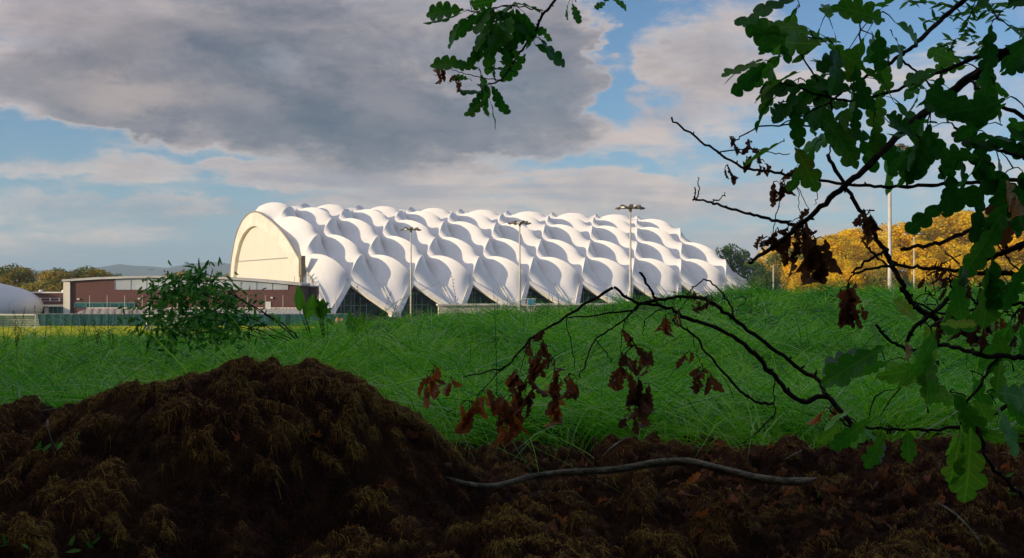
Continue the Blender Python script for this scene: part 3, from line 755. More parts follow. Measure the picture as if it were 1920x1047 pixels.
tree_at('green0', 1368, 458, 330, 'dark green pine like tree just right of the white roof', None, 1.05)
tree_at('green1', 1330, 482, 345, 'dark tree half behind the end of the white roof', None, 1.0)
tree_at('green1', 1412, 478, 320, 'dark green tree between the pine like tree and the golden wood', None, .9)
tree_at('green0', 1432, 500, 290, 'low dark bushy tree at the left end of the golden wood', None, 1.1)
gg = 'golden trees of the wooded slope'
gold = [(1455, 462, 330), (1478, 470, 300), (1500, 445, 335), (1528, 438, 345), (1550, 452, 310), (1572, 446, 340), (1598, 440, 350), (1625, 452, 318), (1650, 444, 352), (1682, 436, 330),
        (1705, 440, 355), (1735, 430, 338), (1768, 420, 350), (1798, 412, 342), (1830, 402, 358), (1862, 398, 345), (1895, 408, 352), (1925, 404, 340), (1950, 400, 360),
        (1492, 492, 285), (1530, 486, 292), (1568, 488, 286), (1606, 484, 296), (1645, 486, 288), (1686, 480, 298), (1728, 476, 290), (1770, 470, 300), (1812, 462, 292), (1855, 456, 302), (1898, 452, 294), (1940, 450, 300),
        (1515, 512, 262), (1585, 508, 266), (1660, 508, 262), (1735, 502, 268), (1810, 498, 264), (1885, 494, 270)]
rows_ = {0: 'skyline', 1: 'middle', 2: 'front'}
golds = sorted(gold[:19]), sorted(gold[19:31]), sorted(gold[31:])
ordn = ['first', 'second', 'third', 'fourth', 'fifth', 'sixth', 'seventh', 'eighth', 'ninth', 'tenth', 'eleventh', 'twelfth', 'thirteenth', 'fourteenth', 'fifteenth', 'sixteenth', 'seventeenth', 'eighteenth', 'nineteenth']
for ri, rw_ in enumerate(golds):
    for k, (a, tp_, Y) in enumerate(rw_):
        key = random.choice(['gold0', 'gold1', 'gold2', 'gold0', 'gold1']) if random.random() > .12 else 'olive0'
        lb_ = '%s tree from the left in the %s row of the golden wood' % (ordn[k], rows_[ri])
        tree_at(key, a, tp_+random.uniform(-6, 2)-(a > 1680)*14-4, Y, lb_, gg, random.uniform(1.2, 1.7))

# woodland that the photographer stands in: shades the foreground (trees behind and beside the camera)
per = Vector((-SUN_AZ_DIR.y, SUN_AZ_DIR.x, 0))*-1
if per.x < 0: per = -per
blW = [(0, 0, 7.5, 4.4, 4.4, 6.6), (1.5, 1, 4, 4.0, 4.0, 3.6), (-1.5, -1, 3.6, 4.0, 4.0, 3.4), (0, 1, 11, 3.6, 3.6, 3.2)]
V, F, A = crown_mesh('wood', blW, 5200, .55, 77, inner=.5)
o = mk('crown', V, F, m_wood, attr={'rnd': A}); woodme = o.data; bpy.data.objects.remove(o)
o = trunk_mb(13, .35, 5).build('trunk', m_bark, smooth=True); wtr = o.data; bpy.data.objects.remove(o)
k = 0
for l in np.arange(8, -38, -6.5):
    for t_ in (15, 22):
        p = SUN_AZ_DIR*(t_+(k % 3)) + per*(l+(3 if t_ > 20 else 0)); k += 1
        t = thing('woodland_tree', 'tall dark tree of the wood behind the viewpoint', 'tree', (p.x, p.y, float(ground_h(p.x, min(p.y, 15)))-.3), random.uniform(0, 6), 'trees of the wood behind the viewpoint'); t.scale = (1.15, 1.15, .62)
        for nm, me in (('trunk', wtr), ('crown', woodme)):
            o = bpy.data.objects.new(nm, me); C.objects.link(o); o.parent = t

for q_, (tx_, ty_, sc_) in enumerate(((-3.2, -7.4, 1.0), (2.8, -7.8, 1.0), (-9.5, -6.2, 1.0), (9.0, -6.5, 1.0))):
    t = thing('woodland_tree', 'tall dark tree of the wood close behind the viewpoint', 'tree', (tx_, ty_, 7.0), q_*1.9, 'trees of the wood close behind the viewpoint'); t.scale = (sc_, sc_, sc_*.85)
    for nm, me in (('trunk', wtr), ('crown', woodme)):
        o = bpy.data.objects.new(nm, me); C.objects.link(o); o.parent = t

# ------------------------------------------------------------------ foreground bank of soil
def soil_h(x, y):
    z = 7.47+0*x
    def g(cx, cy, sx, sy, a, rot=0, p=1.0):
        c, s = math.cos(rot), math.sin(rot); u = ((x-cx)*c+(y-cy)*s)/sx; v = (-(x-cx)*s+(y-cy)*c)/sy
        return a*np.exp(-(u*u+v*v)**p)
    z = z+g(-.64, 2.46, .44, .33, .335, 0, 1.4)+g(-1.0, 2.1, .42, .16, .10, .55)+g(-.24, 2.40, .22, .30, .05)+g(-.47, 2.5, .05, .06, .03)+g(-.72, 2.0, .36, .16, .13, .75)
    z = z+g(-1.30, 3.05, .60, .30, .20, 0)+g(-.30, 1.42, .12, .12, .10)+g(-.95, 1.75, .22, .2, .07)
    z = z+g(.75, 3.05, .75, .22, .065)+g(.05, 2.0, .30, .16, .06, .4)+g(.6, 1.75, .35, .18, .035, -.3)+g(1.2, 2.6, .25, .2, .04)
    z = z+.075*fbm(x/.34, y/.34, 3, 21)+.060*np.abs(fbm(x/.15, y/.15, 3, 22))-.018
    cap = np.interp(x, [-2.4, -.93, -.81, -.71, -.56, -.48, -.38, -.32, -.245, -.10, .1], [7.77, 7.755, 7.785, 7.815, 7.828, 7.842, 7.817, 7.79, 7.73, 7.645, 7.64])
    capn = cap+.010*fbm(x/.09, y/.09, 2, 28); near = sstep(y, 1.9, 2.1)*(1-sstep(y, 2.85, 3.1))*(1-sstep(x, .1, .4))
    z = np.where(near > 0, z*(1-near)+near*(capn-.012*np.logaddexp(0, (capn-z)/.012)), z)
    z = z+.034*fbm(x/.07, y/.07, 3, 23)+.012*(1-np.abs(fbm(x/.035, y/.035, 3, 24))*2)-.006+.010*fbm(x/.016, y/.016, 2, 25)
    ed = np.minimum(np.minimum(x+2.35, 2.45-x), np.minimum(y-.75, 4.35-y)); z = z-.30*(1-sstep(ed, 0, .45))
    return z
sx_ = np.arange(-2.35, 2.45, .0075); sy_ = np.arange(.75, 4.35, .0085); SX, SY = np.meshgrid(sx_, sy_)
def fn_soil(b, bs, nt):
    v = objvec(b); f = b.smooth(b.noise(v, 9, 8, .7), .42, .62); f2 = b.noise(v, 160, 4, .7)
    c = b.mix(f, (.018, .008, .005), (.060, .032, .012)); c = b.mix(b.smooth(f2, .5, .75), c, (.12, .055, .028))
    ms_ = b.m('MULTIPLY', attr(b, 'crest'), b.smooth(b.noise(v, 75, 7, .8), .42, .56)); moss_litc = b.mix(b.smooth(b.noise(v, 5, 4), .4, .6), (.17, .065, .030), (.30, .19, .04))  # gold moss on crests carries painted highlights; hollows keep a shade-dark colour
    c = b.mix(ms_, c, b.mix(b.smooth(f2, .35, .7), b.mix(.8, moss_litc, (.03, .012, .006)), moss_litc))
    nt.links.new(c, bs.inputs['Base Color'])
    bp = b.n('ShaderNodeBump'); bp.inputs['Strength'].default_value = .9; bp.inputs['Distance'].default_value = .006
    nt.links.new(b.noise(v, 230, 6, .75), bp.inputs['Height']); nt.links.new(bp.outputs[0], bs.inputs['Normal'])
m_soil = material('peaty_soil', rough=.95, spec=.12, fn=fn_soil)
SZ = soil_h(SX, SY)
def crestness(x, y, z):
    """how far a spot stands above its surroundings: moss on the tops is coloured as if lit, hollows as shaded"""
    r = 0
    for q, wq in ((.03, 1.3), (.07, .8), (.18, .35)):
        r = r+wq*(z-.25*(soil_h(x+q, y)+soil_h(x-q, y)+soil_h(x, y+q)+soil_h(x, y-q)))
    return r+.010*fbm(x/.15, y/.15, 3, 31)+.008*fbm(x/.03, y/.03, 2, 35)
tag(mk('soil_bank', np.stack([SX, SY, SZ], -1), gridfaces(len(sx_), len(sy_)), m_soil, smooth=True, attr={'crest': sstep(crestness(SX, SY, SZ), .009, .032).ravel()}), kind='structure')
def soil_hit(px_, py_):
    """where the view of that pixel meets the soil"""
    Y = np.linspace(1.3, 4.2, 900); X = (px_-960)/FPX*Y; Z = EYE+(HY-py_)/FPX*Y; s = soil_h(X, Y); i = np.argmax(Z < s)
    if not (Z < s).any(): i = 700
    return Vector((X[i], Y[i], float(s[i])))

# moss, roots and fibres lying on the bank
def ribbons(base, dirs, L, Wd, bend, nseg=2, taper=True, rnd=None, wdir=None):
    """numpy ribbons: base (n,3), dirs (n,3) unit start direction, bend (n,3) added quadratically"""
    n = len(base); ts = np.linspace(0, 1, nseg+1); side = np.cross(dirs, np.array([0, 0, 1.])) if wdir is None else wdir
    side = side/(np.linalg.norm(side, axis=1)[:, None]+1e-9)
    V = np.zeros((n, nseg*2+1, 3), np.float32)
    for i, t in enumerate(ts):
        c = base+dirs*(L*t)[:, None]+bend*(t*t)
        if i == nseg: V[:, 2*i] = c
        else:
            wv = (Wd*((1-t)**.6 if taper else 1))[:, None]*side*.5; V[:, 2*i] = c-wv; V[:, 2*i+1] = c+wv
    k = nseg*2+1; q = []
    b0 = (np.arange(n)*k)[:, None]
    quads = [np.array([2*i, 2*i+1, 2*i+3, 2*i+2]) for i in range(nseg-1)]
    Q = np.concatenate([b0+qq[None, :] for qq in quads]) if quads else np.zeros((0, 4), int)
    T = b0+np.array([2*(nseg-1), 2*(nseg-1)+1, 2*nseg, 2*nseg])[None, :]
    T = T[:, :3]
    R = np.repeat(rnd, k) if rnd is not None else None
    return V.reshape(-1, 3), Q, T, R
def mk_qt(name, V, Q, T, mat, R=None, parent=None, smooth=True):
    me = bpy.data.meshes.new(name); nl = len(Q)*4+len(T)*3
    me.vertices.add(len(V)); me.vertices.foreach_set('co', V.astype(np.float32).ravel()); me.loops.add(nl)
    me.loops.foreach_set('vertex_index', np.concatenate([Q.ravel(), T.ravel()]).astype(np.int32)); me.polygons.add(len(Q)+len(T))
    me.polygons.foreach_set('loop_start', np.concatenate([np.arange(len(Q))*4, len(Q)*4+np.arange(len(T))*3]).astype(np.int32)); me.update(calc_edges=True)
    if smooth: me.polygons.foreach_set('use_smooth', np.ones(len(me.polygons), dtype=bool))
    if R is not None:
        a = me.attributes.new('rnd', 'FLOAT', 'POINT'); a.data.foreach_set('value', R.astype(np.float32))
    me.materials.append(mat); me.update(); o = bpy.data.objects.new(name, me); C.objects.link(o)
    if parent: o.parent = parent
    return o
m_fibre = leafmat('moss_fibre', [(0, (.025, .009, .006)), (.3, (.11, .035, .018)), (.52, (.24, .10, .022)), (.75, (.50, .34, .04)), (1, (.60, .46, .16))], rough=.85, trans=.15)
n = 300000
yy = np.exp(rng.uniform(math.log(1.3), math.log(4.2), n)); xx = rng.uniform(-.56, .56, n)*yy
pz_ = soil_h(xx, yy); e = .01
gxn = (soil_h(xx+e, yy)-pz_)/e; gyn = (soil_h(xx, yy+e)-pz_)/e
gl_ = np.hypot(gxn, gyn)+1e-6; wob = rng.normal(0, .75, n)*np.clip(1.2-gl_, .35, 1.2)
a_ = np.arctan2(-gyn, -gxn)+wob+(rng.random(n) < .12)*rng.uniform(-2, 2, n)
moss_lit = sstep(crestness(xx, yy, pz_), .008, .034)  # fibres turn gold on crests too: highlight painted into the moss
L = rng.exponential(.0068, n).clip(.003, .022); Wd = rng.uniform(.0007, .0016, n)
rv = np.clip(moss_lit*.52+rng.uniform(0, .5, n)**1.4-.02, 0, 1)
ns = 3; Vf = np.zeros((n, 2*ns+1, 3), np.float32); cur = rng.normal(0, .5, n); lift = rng.exponential(.0012, n)
for q_ in range(ns+1):
    t_ = q_/ns; aa = a_+cur*t_; cxx = xx+np.cos(aa)*L*t_; cyy = yy+np.sin(aa)*L*t_
    czz = soil_h(cxx, cyy)+.0008+lift*math.sin(math.pi*min(.85, t_))*2
    if q_ == ns: Vf[:, 2*q_] = np.stack([cxx, cyy, czz], -1)
    else:
        ox, oy = -np.sin(aa)*Wd*.5*(1-.5*t_), np.cos(aa)*Wd*.5*(1-.5*t_)
        Vf[:, 2*q_] = np.stack([cxx-ox, cyy-oy, czz], -1); Vf[:, 2*q_+1] = np.stack([cxx+ox, cyy+oy, czz+.0006], -1)
b0 = (np.arange(n)*(2*ns+1))[:, None]
Q = np.concatenate([b0+np.array([[2*k, 2*k+1, 2*k+3, 2*k+2]]) for k in range(ns-1)]); T = b0+np.array([[2*ns-2, 2*ns-1, 2*ns]])
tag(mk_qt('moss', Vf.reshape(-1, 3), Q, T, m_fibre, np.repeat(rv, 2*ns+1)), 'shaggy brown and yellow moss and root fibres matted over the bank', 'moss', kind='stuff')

# ------------------------------------------------------------------ long grass
m_grass = leafmat('grass_blade', [(0, (.008, .10, .004)), (.3, (.07, .45, .005)), (.65, (.30, .78, .010)), (.93, (.55, .90, .07)), (1, (.80, .85, .60))], rough=.25, trans=.5, spec=.45)
def grass_patch(nt_, per_t, y0, y1, seed, Lr, Wr, spread=.56, x0=None):
    r = np.random.default_rng(seed)
    ty = np.exp(r.uniform(math.log(y0), math.log(y1), nt_)); tx = r.uniform(-spread, spread, nt_)*ty
    ok = ~((ty < 4.3) & (soil_h(tx, np.minimum(ty, 4.3)) > 7.53) & (np.abs(tx) < 2.3)) | (ty > 4.0)
    tx, ty = tx[ok], ty[ok]; nt2 = len(tx)
    hf = (1+.5*fbm(tx/1.1, ty/1.1, 3, 41))*r.choice([.45, .7, 1.0, 1.5], nt2, p=[.2, .3, .35, .15]); lean = r.uniform(0, 2*np.pi, nt2)
    b = np.repeat(np.arange(nt2), per_t); n = len(b)
    a = r.uniform(0, 2*np.pi, n); rad = r.uniform(.1, 1, n)**.5*.075*(1+.05*ty[b])
    bx = tx[b]+np.cos(a)*rad; by = ty[b]+np.sin(a)*rad
    gz = np.maximum(ground_h(bx, by), np.where((by < 4.3) & (np.abs(bx) < 2.4), soil_h(bx, np.clip(by, .8, 4.34)), 0))
    out = r.uniform(.08, .60, n); ln = lean[b]+r.normal(0, .25, n); lm = r.uniform(.15, .8, nt2)[b]
    d = np.stack([np.cos(a)*out+lm*np.cos(ln), np.sin(a)*out+lm*np.sin(ln), np.ones(n)], -1); d /= np.linalg.norm(d, axis=1)[:, None]
    L = r.uniform(*Lr, n)*hf[b]; droop = r.uniform(.35, 1.05, n)*L
    hd = np.stack([d[:, 0], d[:, 1], 0*L], -1); hd /= np.linalg.norm(hd, axis=1)[:, None]+1e-9
    bend = hd*(droop*.95)[:, None]+np.stack([0*L, 0*L, -droop*.8], -1)
    an = r.uniform(0, np.pi, n); wdir = np.stack([np.cos(an), np.sin(an), 0*L], -1); wdir -= d*(wdir*d).sum(1)[:, None]
    rv = np.clip(.45+.25*fbm(tx/.8, ty/.8, 2, 51)[b]+r.normal(0, .2, n), 0, .96); rv = np.clip(rv+r.normal(0, .16, nt2)[b], 0, .96); rv[r.random(n) < .014] = 1.0
    dist = np.maximum(by, 3.5)
    return ribbons(np.stack([bx, by, gz-.01], -1), d, L, r.uniform(*Wr, n)*np.clip(dist/6, .9, 3.2), bend, 4, rnd=rv, wdir=wdir)
for (nt_, pt, y0, y1, sd, Lr, Wr, nm) in ((1500, 52, 3.35, 9, 1, (.12, .46), (.0032, .0070), 'near'), (2300, 38, 8, 32, 2, (.14, .50), (.0038, .0070), 'far')):
    V, Q, T, R = grass_patch(nt_, pt, y0, y1, sd, Lr, Wr)
    o = mk_qt('grass', V, Q, T, m_grass, R)
    tag(o, 'long green grass in drooping tufts covering the bank ' + ('nearest the soil' if nm == 'near' else 'towards its crest'), 'grass', kind='stuff')

# tall dry stalks standing above the grass
m_stalk = material('dry_stalk', (.05, .04, .03), .8, .1)
def seed_stalk(mb, base, tip, r_=.0018, heads=True, rd=random):
    base = Vector(base); tip = Vector(tip); mid = (base+tip)/2+Vector((rd.uniform(-.03, .03), 0, .02))
    pts = [base, (base*.6+mid*.4)*1.0, mid, (mid+tip)/2+Vector((0, 0, .008)), tip]; mb.tube(pts, [r_*1.5, r_*1.3, r_, r_*.8, r_*.5], 4)
    if heads:
        for k in range(14):
            f = .55+.45*k/14; p = base.lerp(tip, f); s = .006*rd.uniform(.7, 1.2)
            q = p+Vector((rd.uniform(-.012, .012), rd.uniform(-.01, .01), rd.uniform(0, .015)))
            mb.tube([p, (p+q)/2, q], [s*.3, s*.6, s*.1], 4)
stk = [((700, 600), (668, 535), 7), ((690, 590), (735, 545), 7), ((700, 592), (748, 560), 7), ((885, 590), (845, 507), 7), ((1330, 570), (1300, 545), 9), ((30, 620), (48, 575), 8), ((60, 618), (66, 572), 8)]
for k in range(26):
    a = random.uniform(0, 300); stk.append(((a, 632), (a+random.uniform(-26, 26), random.uniform(580, 612)), random.uniform(7, 11)))
for k in range(26):
    a = random.uniform(930, 1420); stk.append(((a, 585), (a+random.uniform(-10, 10), random.uniform(540, 566)), random.uniform(9, 13)))
mb = MB()
for (b0, t0, Y) in stk:
    pb = P(*b0, Y); g = float(ground_h(pb.x, Y)); seed_stalk(mb, (pb.x, Y, g), P(*t0, Y), .0013*Y/7)
tag(mb.build('grass_stalks', m_stalk), 'thin dark dry stalks with seed heads rising above the grass', 'grass', kind='stuff')

# ------------------------------------------------------------------ leaves
def oak_leaf(n=22, lobes=4.3, asp=.62, seed=0):
    """unit oak leaf along +x, lying in xy; returns verts (t, s, 0) and quads"""
    rd = random.Random(seed); V = []; F = []
    ph0 = rd.uniform(-.25, .25); lam = [[rd.uniform(.72, 1.12) for _ in range(8)] for _ in range(2)]; deep = rd.uniform(.30, .42)
    for i in range(n+1):
        t = i/n; env = (math.sin(math.pi*min(1, t**.85*1.0))**.55 if 0 < t < 1 else 0)*(.35+.75*t**.8)*(1.0 if t < .82 else (1-((t-.82)/.18)**2)**.5 if t < 1 else 0)
        for sd in (-1, 1):
            ph_ = ph0+(.12 if sd > 0 else -.05); lob = .5+.5*math.cos(2*math.pi*(lobes*t+ph_)); lob = lob**.7
            wv = asp*.5*env*(deep+(1-deep)*lob*lam[sd > 0][int(lobes*t+ph_+.5)])*(1+.05*rd.uniform(-1, 1)); skew = .05*math.sin(2*math.pi*(lobes*t+ph_))*env
            for f in ((1.0, .5) if sd < 0 else (.5, 1.0)):
                V.append((t+skew*f+.10*f*env*.6, sd*wv*f, 0))
            if sd < 0: V.append((t, 0, 0))
    for i in range(n):
        for j in range(4):
            a = i*5+j; F.append((a, a+1, a+6, a+5))
    return np.array(V), np.array(F)
LEAVES = [oak_leaf(30, 3.3+.35*k, .54+.05*(k % 3), k) for k in range(6)]
def lance_leaf(n=7, asp=.28):
    V = []; F = []
    for i in range(n+1):
        t = i/n; wv = asp*.5*math.sin(math.pi*t**.8)**.9 if 0 < t < 1 else 0
        V += [(t, -wv, 0), (t, 0, 0), (t, wv, 0)]
    for i in range(n):
        for j in range(2): a = i*3+j; F.append((a, a+1, a+4, a+3))
    return np.array(V), np.array(F)
LANCE = lance_leaf(); DOCK = lance_leaf(12, .42)
class LeafBag:
    def __init__(self): self.V = []; self.F = []; self.R = []; self.T = []; self.Y = []; self.n = 0
    def add(self, leaf, pos, direc, nrm, size, curl=.15, fold=.25, crumple=0.0, rnd=.5):
        V, F = leaf; d = Vector(direc).normalized(); nv = Vector(nrm); nv = (nv-d*nv.dot(d)); nv = nv.normalized() if nv.length > 1e-4 else d.orthogonal().normalized(); s = nv.cross(d)
        x, y = V[:, 0], V[:, 1]
        z = -curl*x*x+fold*np.abs(y)
        if crumple:
            ph = random.uniform(0, 9); z = z+crumple*.16*np.sin(7*x+ph)*np.cos(11*y+ph*2)+crumple*.55*y*y*4-crumple*.25*np.sin(5*x+ph)*y*3
            y = y*(1-.35*crumple); x = x*(1-.12*crumple)
        else:
            z = z+.018*np.sin(14*x+random.uniform(0, 6))*(np.abs(y)*6)
        W = np.outer(x, np.array(d))+np.outer(y, np.array(s))+np.outer(z, np.array(nv)); W = W*size+np.array(pos)
        self.V.append(W); self.F.append(F+self.n); self.n += len(W); self.R.append(np.full(len(W), rnd)+.06*np.abs(V[:, 1]/.3)); self.T.append(V[:, 0]*1.0); self.Y.append(np.abs(V[:, 1]))
        return self
    def build(self, name, mat, parent=None):
        return mk(name, np.concatenate(self.V), np.concatenate(self.F), mat, parent, smooth=True, attr={'rnd': np.concatenate(self.R), 'along': np.concatenate(self.T), 'across': np.concatenate(self.Y)})
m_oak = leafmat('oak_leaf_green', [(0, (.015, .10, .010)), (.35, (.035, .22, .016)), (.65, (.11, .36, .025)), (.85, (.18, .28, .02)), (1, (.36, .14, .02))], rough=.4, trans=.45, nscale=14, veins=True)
m_oakb = leafmat('oak_leaf_sunlit', [(0, (.03, .16, .012)), (.35, (.07, .34, .02)), (.65, (.20, .55, .03)), (.85, (.36, .58, .04)), (1, (.50, .30, .04))], rough=.35, trans=.5, nscale=14, veins=True)  # brighter copy of the oak green, sunlight put into the colour
m_dead = leafmat('dead_leaf_brown', [(0, (.10, .045, .022)), (.4, (.22, .085, .035)), (.7, (.40, .12, .03)), (.9, (.60, .20, .03)), (1, (.52, .36, .20))], rough=.6, trans=.42, nscale=20, veins=True)
m_weed = leafmat('weed_leaf', [(0, (.015, .12, .012)), (.5, (.06, .30, .02)), (1, (.20, .50, .06))], rough=.4, trans=.4)
m_twig = material('twig_bark', rough=.85, spec=.15, fn=speckle((.022, .014, .010), (.065, .045, .030), 60, 5, bump=.6))
m_gtwig = material('grey_green_bark', rough=.8, spec=.2, fn=speckle((.13, .125, .075), (.38, .34, .23), 30, 5, bump=.8))
def rdir(bias, amt):
    v = Vector(bias)+Vector((random.gauss(0, amt), random.gauss(0, amt), random.gauss(0, amt))); return v.normalized()
def spline(pts, sub=5):
    pts = [Vector(p) for p in pts]; out = []
    for i in range(len(pts)-1):
        p0 = pts[max(i-1, 0)]; p1 = pts[i]; p2 = pts[i+1]; p3 = pts[min(i+2, len(pts)-1)]
        for k in range(sub):
            t = k/sub; out.append(.5*((2*p1)+(-p0+p2)*t+(2*p0-5*p1+4*p2-p3)*t*t+(-p0+3*p1-3*p2+p3)*t**3))
    out.append(pts[-1]); return out
def branch(mb, pxs, Y, w0, w1, knobs=True, dyY=0.0, jit=.0015, n=7):
    """pxs surveyed along the branch; w0,w1 thickness at ends in mm"""
    m = len(pxs); pts = [P(a, b, Y+dyY*i/max(1, m-1)+.03*math.sin(i*1.3+Y*5)) for i, (a, b) in enumerate(pxs)]
    sp_ = spline(pts, 6); q = [p+Vector((random.gauss(0, jit), random.gauss(0, jit), random.gauss(0, jit))) for p in sp_]
    nn = len(q); rad = [(w0+(w1-w0)*i/(nn-1))/2000*random.uniform(.92, 1.1) for i in range(nn)]; mb.tube(q, rad, n, wob=.06)
    if knobs:
        for i in range(2, nn-1, 2):
            if random.random() < .55:
                d = rdir((0, 0, .4), 1); L_ = rad[i]*random.uniform(1.5, 3.4); mb.tube([q[i], q[i]+d*L_*.7, q[i]+d*L_], [rad[i]*.75, rad[i]*.55, rad[i]*.2], 5)
    return q
def cluster(bag, px_, py_, Y, n, size, spreadpx, droop=.2, kind='green', twig=None, rlo=.2, rhi=.7):
    if kind == 'dead': n = max(2, int(n*.75))
    elif n > 4: n = int(n*.54); size *= 1.25
    """leaves on short twigs round a point"""
    c = P(px_, py_, Y); sp_ = spreadpx/FPX*Y
    if kind == 'dead': size *= .70; sp_ *= 1.2; n = int(n*1.3)+1
    for k in range(n):
        ox = random.gauss(0, .55); oz = random.gauss(0, .5); oy = random.gauss(0, .5)
        pos = c+Vector((ox, oy*.9, oz))*sp_; out = Vector((ox, oy*.4, oz-droop))
        d = rdir(out.normalized() if out.length > .05 else (0, 0, -1), .38)
        if kind == 'dead':
            d = rdir((random.uniform(-.5, .5), random.uniform(-.3, .3), -1), .25)
            bag.add(random.choice(LEAVES), pos, d, rdir((0, -1, .1), .7), size*random.uniform(.7, 1.15), curl=random.uniform(.1, .9), fold=random.uniform(.3, 1.0), crumple=random.uniform(.2, .9), rnd=random.uniform(rlo, rhi))
        else:
            bag.add(random.choice(LEAVES), pos, d, rdir((0, -1, .35), .75), size*random.uniform(.7, 1.15), curl=random.uniform(.0, .45), fold=random.uniform(.0, .35), rnd=random.uniform(rlo, rhi))
        if twig is not None and random.random() < .7:
            twig.tube([c+Vector((0, 0, .004)), (c+pos)/2+Vector((0, 0, .006)), pos], [.0014, .0011, .0007], 4, cap=False)

# --- the oak spray hanging from the top edge
o1 = thing('oak_spray', 'green oak spray hanging from the top edge above the hall', 'branch', (0, 0, 0)); Y1 = 3.0
mb = MB()
branch(mb, [(1085, -60), (1045, -5), (1018, 28), (1003, 60), (976, 98), (955, 130), (938, 150), (915, 158)], Y1, 9, 4)
branch(mb, [(1018, 20), (985, 13), (950, 12), (900, 20), (870, 35)], Y1, 4, 2.5)
branch(mb, [(938, 150), (905, 145), (878, 140), (845, 128), (822, 120)], Y1-.02, 3, 1.5)
branch(mb, [(1000, 60), (1010, 72), (1020, 80)], Y1, 2.5, 1.5); branch(mb, [(870, 142), (858, 150), (840, 156)], Y1, 2, 1.2)
branch(mb, [(960, 14), (930, 40), (920, 70)], Y1, 3, 1.5); branch(mb, [(1060, -20), (1075, -5), (1080, 5)], Y1, 3, 2); branch(mb, [(1085, -60), (1120, -30), (1140, -5)], Y1, 4, 2)
for (a, b_, n_, s_, sp2) in ((885, 25, 7, .10, 26), (925, 20, 9, .10, 28), (960, 12, 7, .09, 24), (905, 55, 6, .10, 22), (940, 60, 5, .085, 24), (975, 40, 5, .08, 20), (1000, 75, 4, .09, 20), (1015, 55, 3, .06, 12), (1072, 0, 3, .06, 10), (1140, 2, 4, .06, 12)):
    bg = LeafBag(); cluster(bg, a, b_, Y1, int(n_*1.9), s_*.85, sp2, .5, twig=mb, rlo=.2, rhi=.6); bg.build('leaf_cluster', m_oak, o1)
for (a, b_, n_, s_, sp2, rl, rh) in ((900, 135, 6, .09, 18, .2, .6), (915, 160, 5, .08, 16, .2, .6), (915, 185, 4, .075, 12, .25, .6), (930, 115, 3, .055, 10, .7, 1.0), (885, 155, 3, .06, 10, .5, .85)):
    bg = LeafBag(); cluster(bg, a, b_, Y1, int(n_*1.8), s_*.85, sp2, .4, twig=mb, rlo=rl, rhi=rh); bg.build('leaf_cluster', m_oak, o1)
for (a, b_, n_, s_, sp2) in ((825, 122, 3, .065, 8), (835, 135, 2, .06, 8), (855, 152, 4, .05, 12)):
    bg = LeafBag(); cluster(bg, a, b_, Y1, n_, s_, sp2, .2, kind='dead', twig=mb, rlo=.4, rhi=.95); bg.build('leaf_cluster', m_dead, o1)
mb.build('twig', m_twig, o1, smooth=True)

# --- the big leafy oak bough, upper right
o2 = thing('oak_bough', 'dark leafy oak bough filling the upper right corner', 'branch'); Y2 = 2.1
mb = MB()
branch(mb, [(2010, 40), (1920, 80), (1830, 140), (1760, 190), (1700, 240), (1640, 300), (1582, 350), (1532, 395), (1490, 430), (1440, 470), (1405, 495)], Y2-.1, 20, 6)
branch(mb, [(1960, -80), (1860, -30), (1812, 0), (1770, 32), (1722, 80), (1690, 102), (1650, 130), (1600, 160), (1555, 190)], Y2+.1, 13, 5)
branch(mb, [(1850, 100), (1790, 125), (1720, 155), (1650, 178), (1580, 190), (1500, 165), (1460, 155)], Y2, 9, 3)
branch(mb, [(1690, 110), (1725, 140), (1760, 180), (1790, 200)], Y2+.05, 5, 3)
branch(mb, [(1560, 190), (1560, 240), (1556, 290)], Y2, 4, 3)
branch(mb, [(1980, 240), (1900, 210), (1850, 180), (1820, 150)], Y2-.3, 8, 5); branch(mb, [(1990, 300), (1900, 290), (1850, 270), (1790, 240)], Y2-.3, 7, 4)
branch(mb, [(1480, 60), (1520, 130), (1560, 190)], Y2, 3, 4); branch(mb, [(1620, 30), (1610, 90), (1600, 160)], Y2, 3, 4)
branch(mb, [(1560, 190), (1510, 215), (1460, 235)], Y2, 4, 2)
ul = [(1500, 15, 9, 45), (1550, 30, 9, 45), (1525, 75, 10, 48), (1475, 105, 7, 38), (1445, 120, 5, 26), (1570, 95, 10, 48), (1615, 60, 9, 45), (1655, 25, 7, 38), (1670, 60, 5, 28), (1620, 120, 10, 46), (1560, 140, 10, 46), (1500, 150, 7, 38),
      (1600, 175, 9, 42), (1655, 160, 7, 38), (1545, 190, 7, 38), (1470, 195, 4, 22), (1500, 210, 4, 24), (1580, 215, 7, 34), (1640, 215, 8, 36), (1470, 270, 5, 24), (1540, 265, 5, 26), (1600, 250, 6, 28), (1650, 275, 5, 24), (1690, 200, 5, 28), (1730, 165, 4, 26),
      (1770, 135, 4, 18), (1830, 130, 4, 24)]
for (a, b_, n_, sp2) in ul:
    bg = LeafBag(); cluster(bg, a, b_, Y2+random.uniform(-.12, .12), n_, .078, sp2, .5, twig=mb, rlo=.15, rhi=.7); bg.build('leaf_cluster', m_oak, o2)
ur = [(1870, 40, 4, 40, .13), (1865, 90, 5, 36, .13), (1860, 150, 3, 24, .10), (1745, 215, 6, 34, .10), (1785, 235, 8, 40, .10), (1830, 250, 9, 42, .11), (1880, 240, 8, 44, .11), (1905, 190, 6, 34, .11), (1760, 320, 5, 34, .10), (1800, 300, 8, 42, .11), (1850, 310, 9, 46, .11),
      (1900, 320, 9, 44, .12), (1800, 350, 5, 30, .10), (1860, 360, 7, 38, .10), (1905, 370, 6, 36, .11), (1725, 265, 4, 28, .09)]
